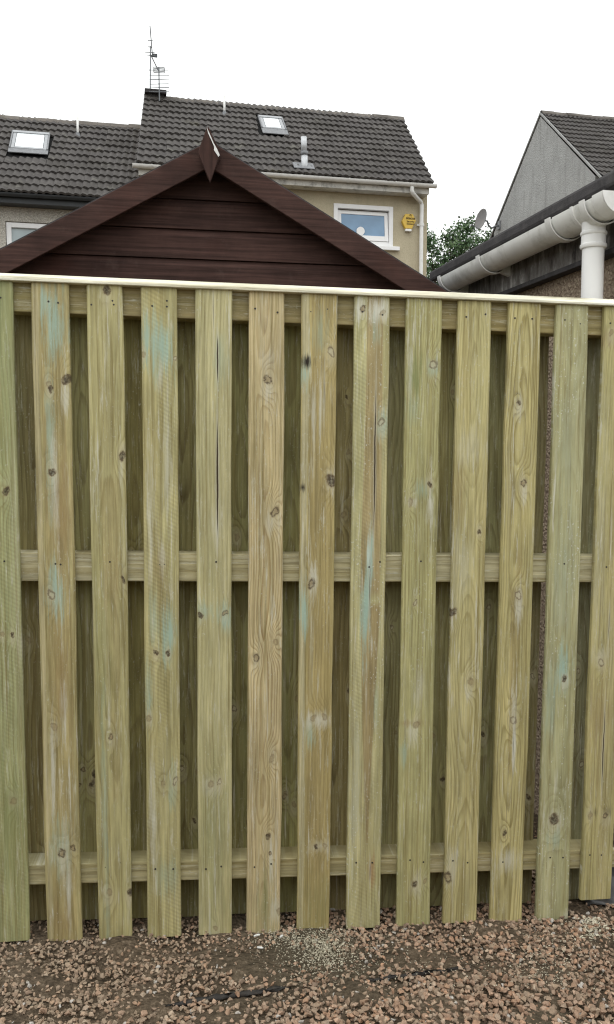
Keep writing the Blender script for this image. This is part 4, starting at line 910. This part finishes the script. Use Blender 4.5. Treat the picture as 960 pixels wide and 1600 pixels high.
# ------------------------------------------------------------------ gravel
def hull_variants(n, pts=11):
    out_ = []
    for i in range(n):
        bm = bmesh.new(); r = np.random.default_rng(300 + i)
        for _ in range(pts):
            p = r.normal(0, 1, 3); p /= np.linalg.norm(p); p *= r.uniform(0.75, 1.1); bm.verts.new((p[0] * r.uniform(.9, 1.25), p[1], p[2] * 0.72))
        res = bmesh.ops.convex_hull(bm, input=bm.verts)
        bmesh.ops.delete(bm, geom=[e for e in res['geom_interior'] if isinstance(e, bmesh.types.BMVert)], context='VERTS')
        bmesh.ops.triangulate(bm, faces=bm.faces); bm.verts.ensure_lookup_table(); bm.verts.index_update()
        out_.append((np.array([v.co[:] for v in bm.verts]), np.array([[v.index for v in f.verts] for f in bm.faces]))); bm.free()
    return out_
HV = hull_variants(16)
PALETTE = np.array([(0.33, 0.235, 0.165), (0.37, 0.265, 0.19), (0.29, 0.205, 0.145), (0.38, 0.285, 0.21), (0.34, 0.265, 0.19), (0.28, 0.22, 0.16), (0.36, 0.235, 0.155), (0.25, 0.19, 0.14), (0.40, 0.33, 0.25)]) * np.array([1.10, 1.04, 1.02])
def stone_mat(attr):
    g = NT('stone', 0.85, 0.25); P = g.tc.outputs['Object']
    if attr: k = g.n('ShaderNodeAttribute'); k.attribute_name = 'tint'; c = k.outputs['Color']
    else:
        r = g.obj_rand(); c = g.ramp(r, [(i / (len(PALETTE) - 1), tuple(PALETTE[i])) for i in range(len(PALETTE))])
    n = g.noise(P, 90 if attr else 2.4, 4, 0.65); n2 = g.noise(P, 420 if attr else 9, 3, 0.6)
    c = g.hsv(c, g.m('MULTIPLY', g.mr(n, 0.3, 0.7, 0.7, 1.25), g.mr(n2, 0.3, 0.7, 0.85, 1.15)))
    c = g.mix(g.mr(g.noise(P, 55 if attr else 1.7, 3), 0.5, 0.7, 0, 0.45), c, (0.11, 0.085, 0.065))
    g.color(c); g.bump(n2, 0.3, 0.002); return g.mat
def px_of(x, y, z):   # where a ground point falls in the photograph: used only to lay bare patches where the photo has them
    d = np.stack([x, y, z - CAMH], -1); f = d @ _F; return 480 + FPX * (d @ _R) / f, 800 - FPX * (d @ _U) / f
def bare(px, py):
    b = np.zeros_like(px)
    def blob(cx, cy, rx, ry, s): return s * np.exp(-(((px - cx) / rx) ** 2 + ((py - cy) / ry) ** 2))
    b += blob(440, 1495, 110, 30, .95) + blob(600, 1508, 120, 22, .6) + blob(790, 1512, 100, 12, .55) + blob(40, 1592, 70, 8, .9) + blob(400, 1562, 110, 9, .8) + blob(690, 1495, 60, 12, .4) + blob(560, 1548, 80, 8, .5)
    return np.clip(b, 0, 0.97)
def stones_at(n, x0, x1, y0, y1, lift, sz, keep):
    x = rng.uniform(x0, x1, n); y = rng.uniform(y0, y1, n); z = ground_height(x, y)
    px, py = px_of(x, y, z); b = bare(px, py); ok = rng.uniform(0, 1, n) > b * keep
    x, y, z, px, py = x[ok], y[ok], z[ok], px[ok], py[ok]; n = len(x)
    big = np.clip((px - 250) / 500, 0, 1) * 0.35 + np.clip((py - 1480) / 110, 0, 1) * 0.45
    s = (sz[0] + (sz[1] - sz[0]) * rng.beta(2, 3, n)) * (0.58 + big * 0.42)
    return x, y, z + lift * s, s, px, py
layers = [stones_at(9500, -1.1, 1.75, 1.6, 2.95, 0.1, (0.006, 0.010), .9), stones_at(14500, -1.1, 1.75, 1.6, 2.9, 0.5, (0.007, 0.0135), 1.0), stones_at(7200, -1.1, 1.75, 1.6, 2.8, 1.15, (0.008, 0.0145), 1.15),
          stones_at(9000, -1.0, 1.7, 1.7, 2.7, 0.2, (0.0025, 0.0055), 0.2)]
sxyz = np.concatenate([np.stack(l, -1) for l in layers])
inview = (sxyz[:, 4] > 0) & (sxyz[:, 4] < 960) & (sxyz[:, 5] < 1600) & (sxyz[:, 5] > 1400)
lay_id = np.concatenate([np.full(len(l[0]), i) for i, l in enumerate(layers)])
score = sxyz[:, 3] / sxyz[:, 1] * inview * (lay_id == 2)
bigidx = set(np.argsort(-score)[:290].tolist())
def rotm(r):
    a = r.uniform(-0.6, 0.6, 2); q = r.uniform(0, 6.283)
    return Matrix.Rotation(q, 3, 'Z') @ Matrix.Rotation(a[0], 3, 'X') @ Matrix.Rotation(a[1], 3, 'Y')
smat_o = stone_mat(False); SM = []
for v, f in HV:
    me = bpy.data.meshes.new('stone'); me.from_pydata(v.tolist(), [], f.tolist()); me.materials.append(smat_o); SM.append(me)
AV, AF, AC = [], [], []; off = 0
for i in range(len(sxyz)):
    x, y, z, s = sxyz[i, :4]; k = int(rng.integers(16)); Rm = rotm(rng)
    if i in bigidx:
        o = link('stone', SM[k], ground); o.matrix_local = Matrix.Translation((x, y, z)) @ Rm.to_4x4() @ Matrix.Scale(s, 4); continue
    v, f = HV[k]; vv = (v @ np.array(Rm).T) * s + np.array([x, y, z]); AV.append(vv); AF.append(f + off); off += len(v)
    base = PALETTE[rng.integers(len(PALETTE))] * rng.uniform(0.85, 1.2)
    if lay_id[i] == 3: base = base * 0.8
    g_ = np.clip(1 - (sxyz[i, 4] - 100) / 500, 0, 1) * 0.45
    base = base * (1 - g_) + np.array([0.30, 0.245, 0.175]) * g_ * rng.uniform(.7, 1.2)
    if rng.uniform() < 0.03: base = np.array([0.45, 0.42, 0.38])
    AC.append(np.tile(np.append(base, 1.0), (len(v), 1)))
AV = np.concatenate(AV); AF = np.concatenate(AF); AC = np.concatenate(AC).astype(np.float32)
me = bpy.data.meshes.new('gravel'); me.from_pydata(AV.tolist(), [], AF.tolist()); me.materials.append(stone_mat(True))
ca = me.color_attributes.new('tint', 'FLOAT_COLOR', 'POINT'); ca.data.foreach_set('color', AC.reshape(-1))
tag(link('gravel', me), kind='stuff')

# sawdust and splinters left from sawing the boards
def flakes(name, centres, mat, seed, label=None):
    r = np.random.default_rng(seed); V, Fc = [], []
    for (cx, cy, rx, ry, n, L0) in centres:
        for _ in range(n):
            px, py = r.normal(cx, rx), r.normal(cy, ry)
            if py < 1425 or (py < 1452 and r.uniform() < .7): continue
            P = hit(px, py, (0, 0, float(gz(0.3)) + 0.004), (0, 0, 1)); P[2] = float(gz(P[0])) + 0.006 + r.uniform(0, 0.008)
            a = r.normal(0, 1, 3); a[2] *= .35; a /= np.linalg.norm(a); b = np.cross(a, r.normal(0, 1, 3)); b /= np.linalg.norm(b)
            L_ = L0 * r.uniform(.5, 1.6); w_ = L_ * r.uniform(.15, .5); k = len(V); h_ = np.array([0, 0, 0.0008])
            V += [P + h_, P + a * L_ + h_, P + a * L_ + b * w_ + h_, P + b * w_ + h_, P, P + a * L_, P + a * L_ + b * w_, P + b * w_]
            Fc += [(k, k + 1, k + 2, k + 3), (k + 4, k + 7, k + 6, k + 5), (k, k + 4, k + 5, k + 1), (k + 2, k + 6, k + 7, k + 3)]
    me = bpy.data.meshes.new(name); me.from_pydata([tuple(v) for v in V], [], Fc); me.materials.append(mat); return tag(link(name, me), kind='stuff')
M['saw'] = plain('fresh_sawdust', (0.58, 0.54, 0.42), 0.9, 0.2, 0.2, 60)
flakes('sawdust', [(505, 1488, 17, 17, 800, .004), (478, 1470, 34, 9, 700, .0036), (505, 1490, 55, 24, 1000, .003), (720, 1500, 120, 28, 420, .003), (850, 1510, 40, 16, 350, .0035), (925, 1437, 16, 9, 700, .008), (880, 1470, 40, 14, 220, .004), (850, 1432, 14, 7, 120, .004), (480, 1530, 300, 40, 260, .003)], M['saw'], 5)
def chip(px, py, L_, ang, label):
    P = hit(px, py, (0, 0, float(gz(0.3))), (0, 0, 1)); P[2] = float(gz(P[0])) + 0.014
    g = MB(); g.prism([(-L_ / 2, -0.002), (L_ * .3, -0.003), (L_ / 2, 0.0), (L_ * .2, 0.0032), (-L_ / 2, 0.002)], lambda p, q: (p[0], p[1], q), 0, 0.003)
    o = g.build('wood_splinter', M['bare']); o.location = P; o.rotation_euler = (0.15, 0.1, ang); tag(o, label, 'splinter', 'white splinters by the sawdust')
chip(402, 1471.5, 0.022, 0.5, 'white wood splinter lying under the sixth board from the left, nearest it')
chip(440, 1472, 0.016, 1.0, 'short white splinter lying between the sixth and seventh boards, beside the sawdust')
chip(407, 1491, 0.018, -0.1, 'white splinter lying lower on the soil, in front of the sixth board')
# torn weed membrane showing through the stones
def membrane(name, pts, wd, label, seed, cat='membrane'):
    r = random.Random(seed); g = MB(); n = len(pts); rows = []
    m = 7; fine = []
    for i in range(n - 1):
        for k in range(8): t = k / 8; fine.append((pts[i][0] + (pts[i + 1][0] - pts[i][0]) * t, pts[i][1] + (pts[i + 1][1] - pts[i][1]) * t))
    fine.append(pts[-1])
    for j, (px, py) in enumerate(fine):
        P = hit(px, py, (0, 0, -0.03 - 0.028 * 0.3), (0, 0, 1)); z0 = float(gz(P[0])); taper = math.sin(math.pi * (j + .4) / (len(fine) + .2)) ** .5
        row = []
        for k in range(m):
            t = k / (m - 1) - .5
            row.append((P[0] + r.gauss(0, .002), P[1] + t * wd * taper + r.gauss(0, .002), z0 + 0.004 + 0.007 * taper * (1 - (2 * t) ** 2) + r.gauss(0, .002)))
        rows.append(row)
    for row in rows: g.v += row
    for j in range(len(fine) - 1):
        for k in range(m - 1): g.f.append((j * m + k, j * m + k + 1, (j + 1) * m + k + 1, (j + 1) * m + k))
    o = g.build(name, plain('weed_fabric', (0.035, 0.032, 0.029), 0.7, 0.3, 0.3, 40, bump=0.4, dirt=(0.08, 0.065, 0.05), dirt_amt=0.6), None, True); sol = o.modifiers.new('thickness', 'SOLIDIFY'); sol.thickness = 0.0015
    return tag(o, label, cat, 'weed membrane in the gravel')
membrane('weed_membrane', [(255, 1583), (330, 1567), (400, 1556), (455, 1547)], 0.018, 'dark strip of weed membrane showing through gravel in front of the fifth and sixth boards', 1)
membrane('weed_membrane', [(565, 1535), (620, 1527), (680, 1517), (735, 1510)], 0.009, 'thin dark fold of weed membrane in front of the ninth board', 2)
# folded black sheet by the outbuilding foot
r = random.Random(9); g = MB(); n, m = 12, 10
for i in range(n):
    for j in range(m):
        u_ = i / (n - 1); v_ = j / (m - 1); xw = 1.185 + 0.20 * u_; yw = YF + 0.05 + 0.16 * v_
        g.v.append((xw, yw, float(gz(xw)) + 0.006 + 0.105 * v_ ** .8 * (0.4 + .6 * u_) + 0.012 * math.sin(9 * u_ + 5 * v_) + r.gauss(0, .003)))
for i in range(n - 1):
    for j in range(m - 1): g.f.append((i * m + j, i * m + j + 1, (i + 1) * m + j + 1, (i + 1) * m + j))
o = g.build('plastic_sheet', plain('black_polythene', (0.03, 0.03, 0.031), 0.35, 0.5, 0.3, 20, dirt=(0.12, 0.11, 0.10), dirt_amt=0.5), None, True); o.modifiers.new('thickness', 'SOLIDIFY').thickness = 0.002
tag(o, 'crumpled black plastic sheet under the short last board beside the outbuilding', 'plastic sheet')
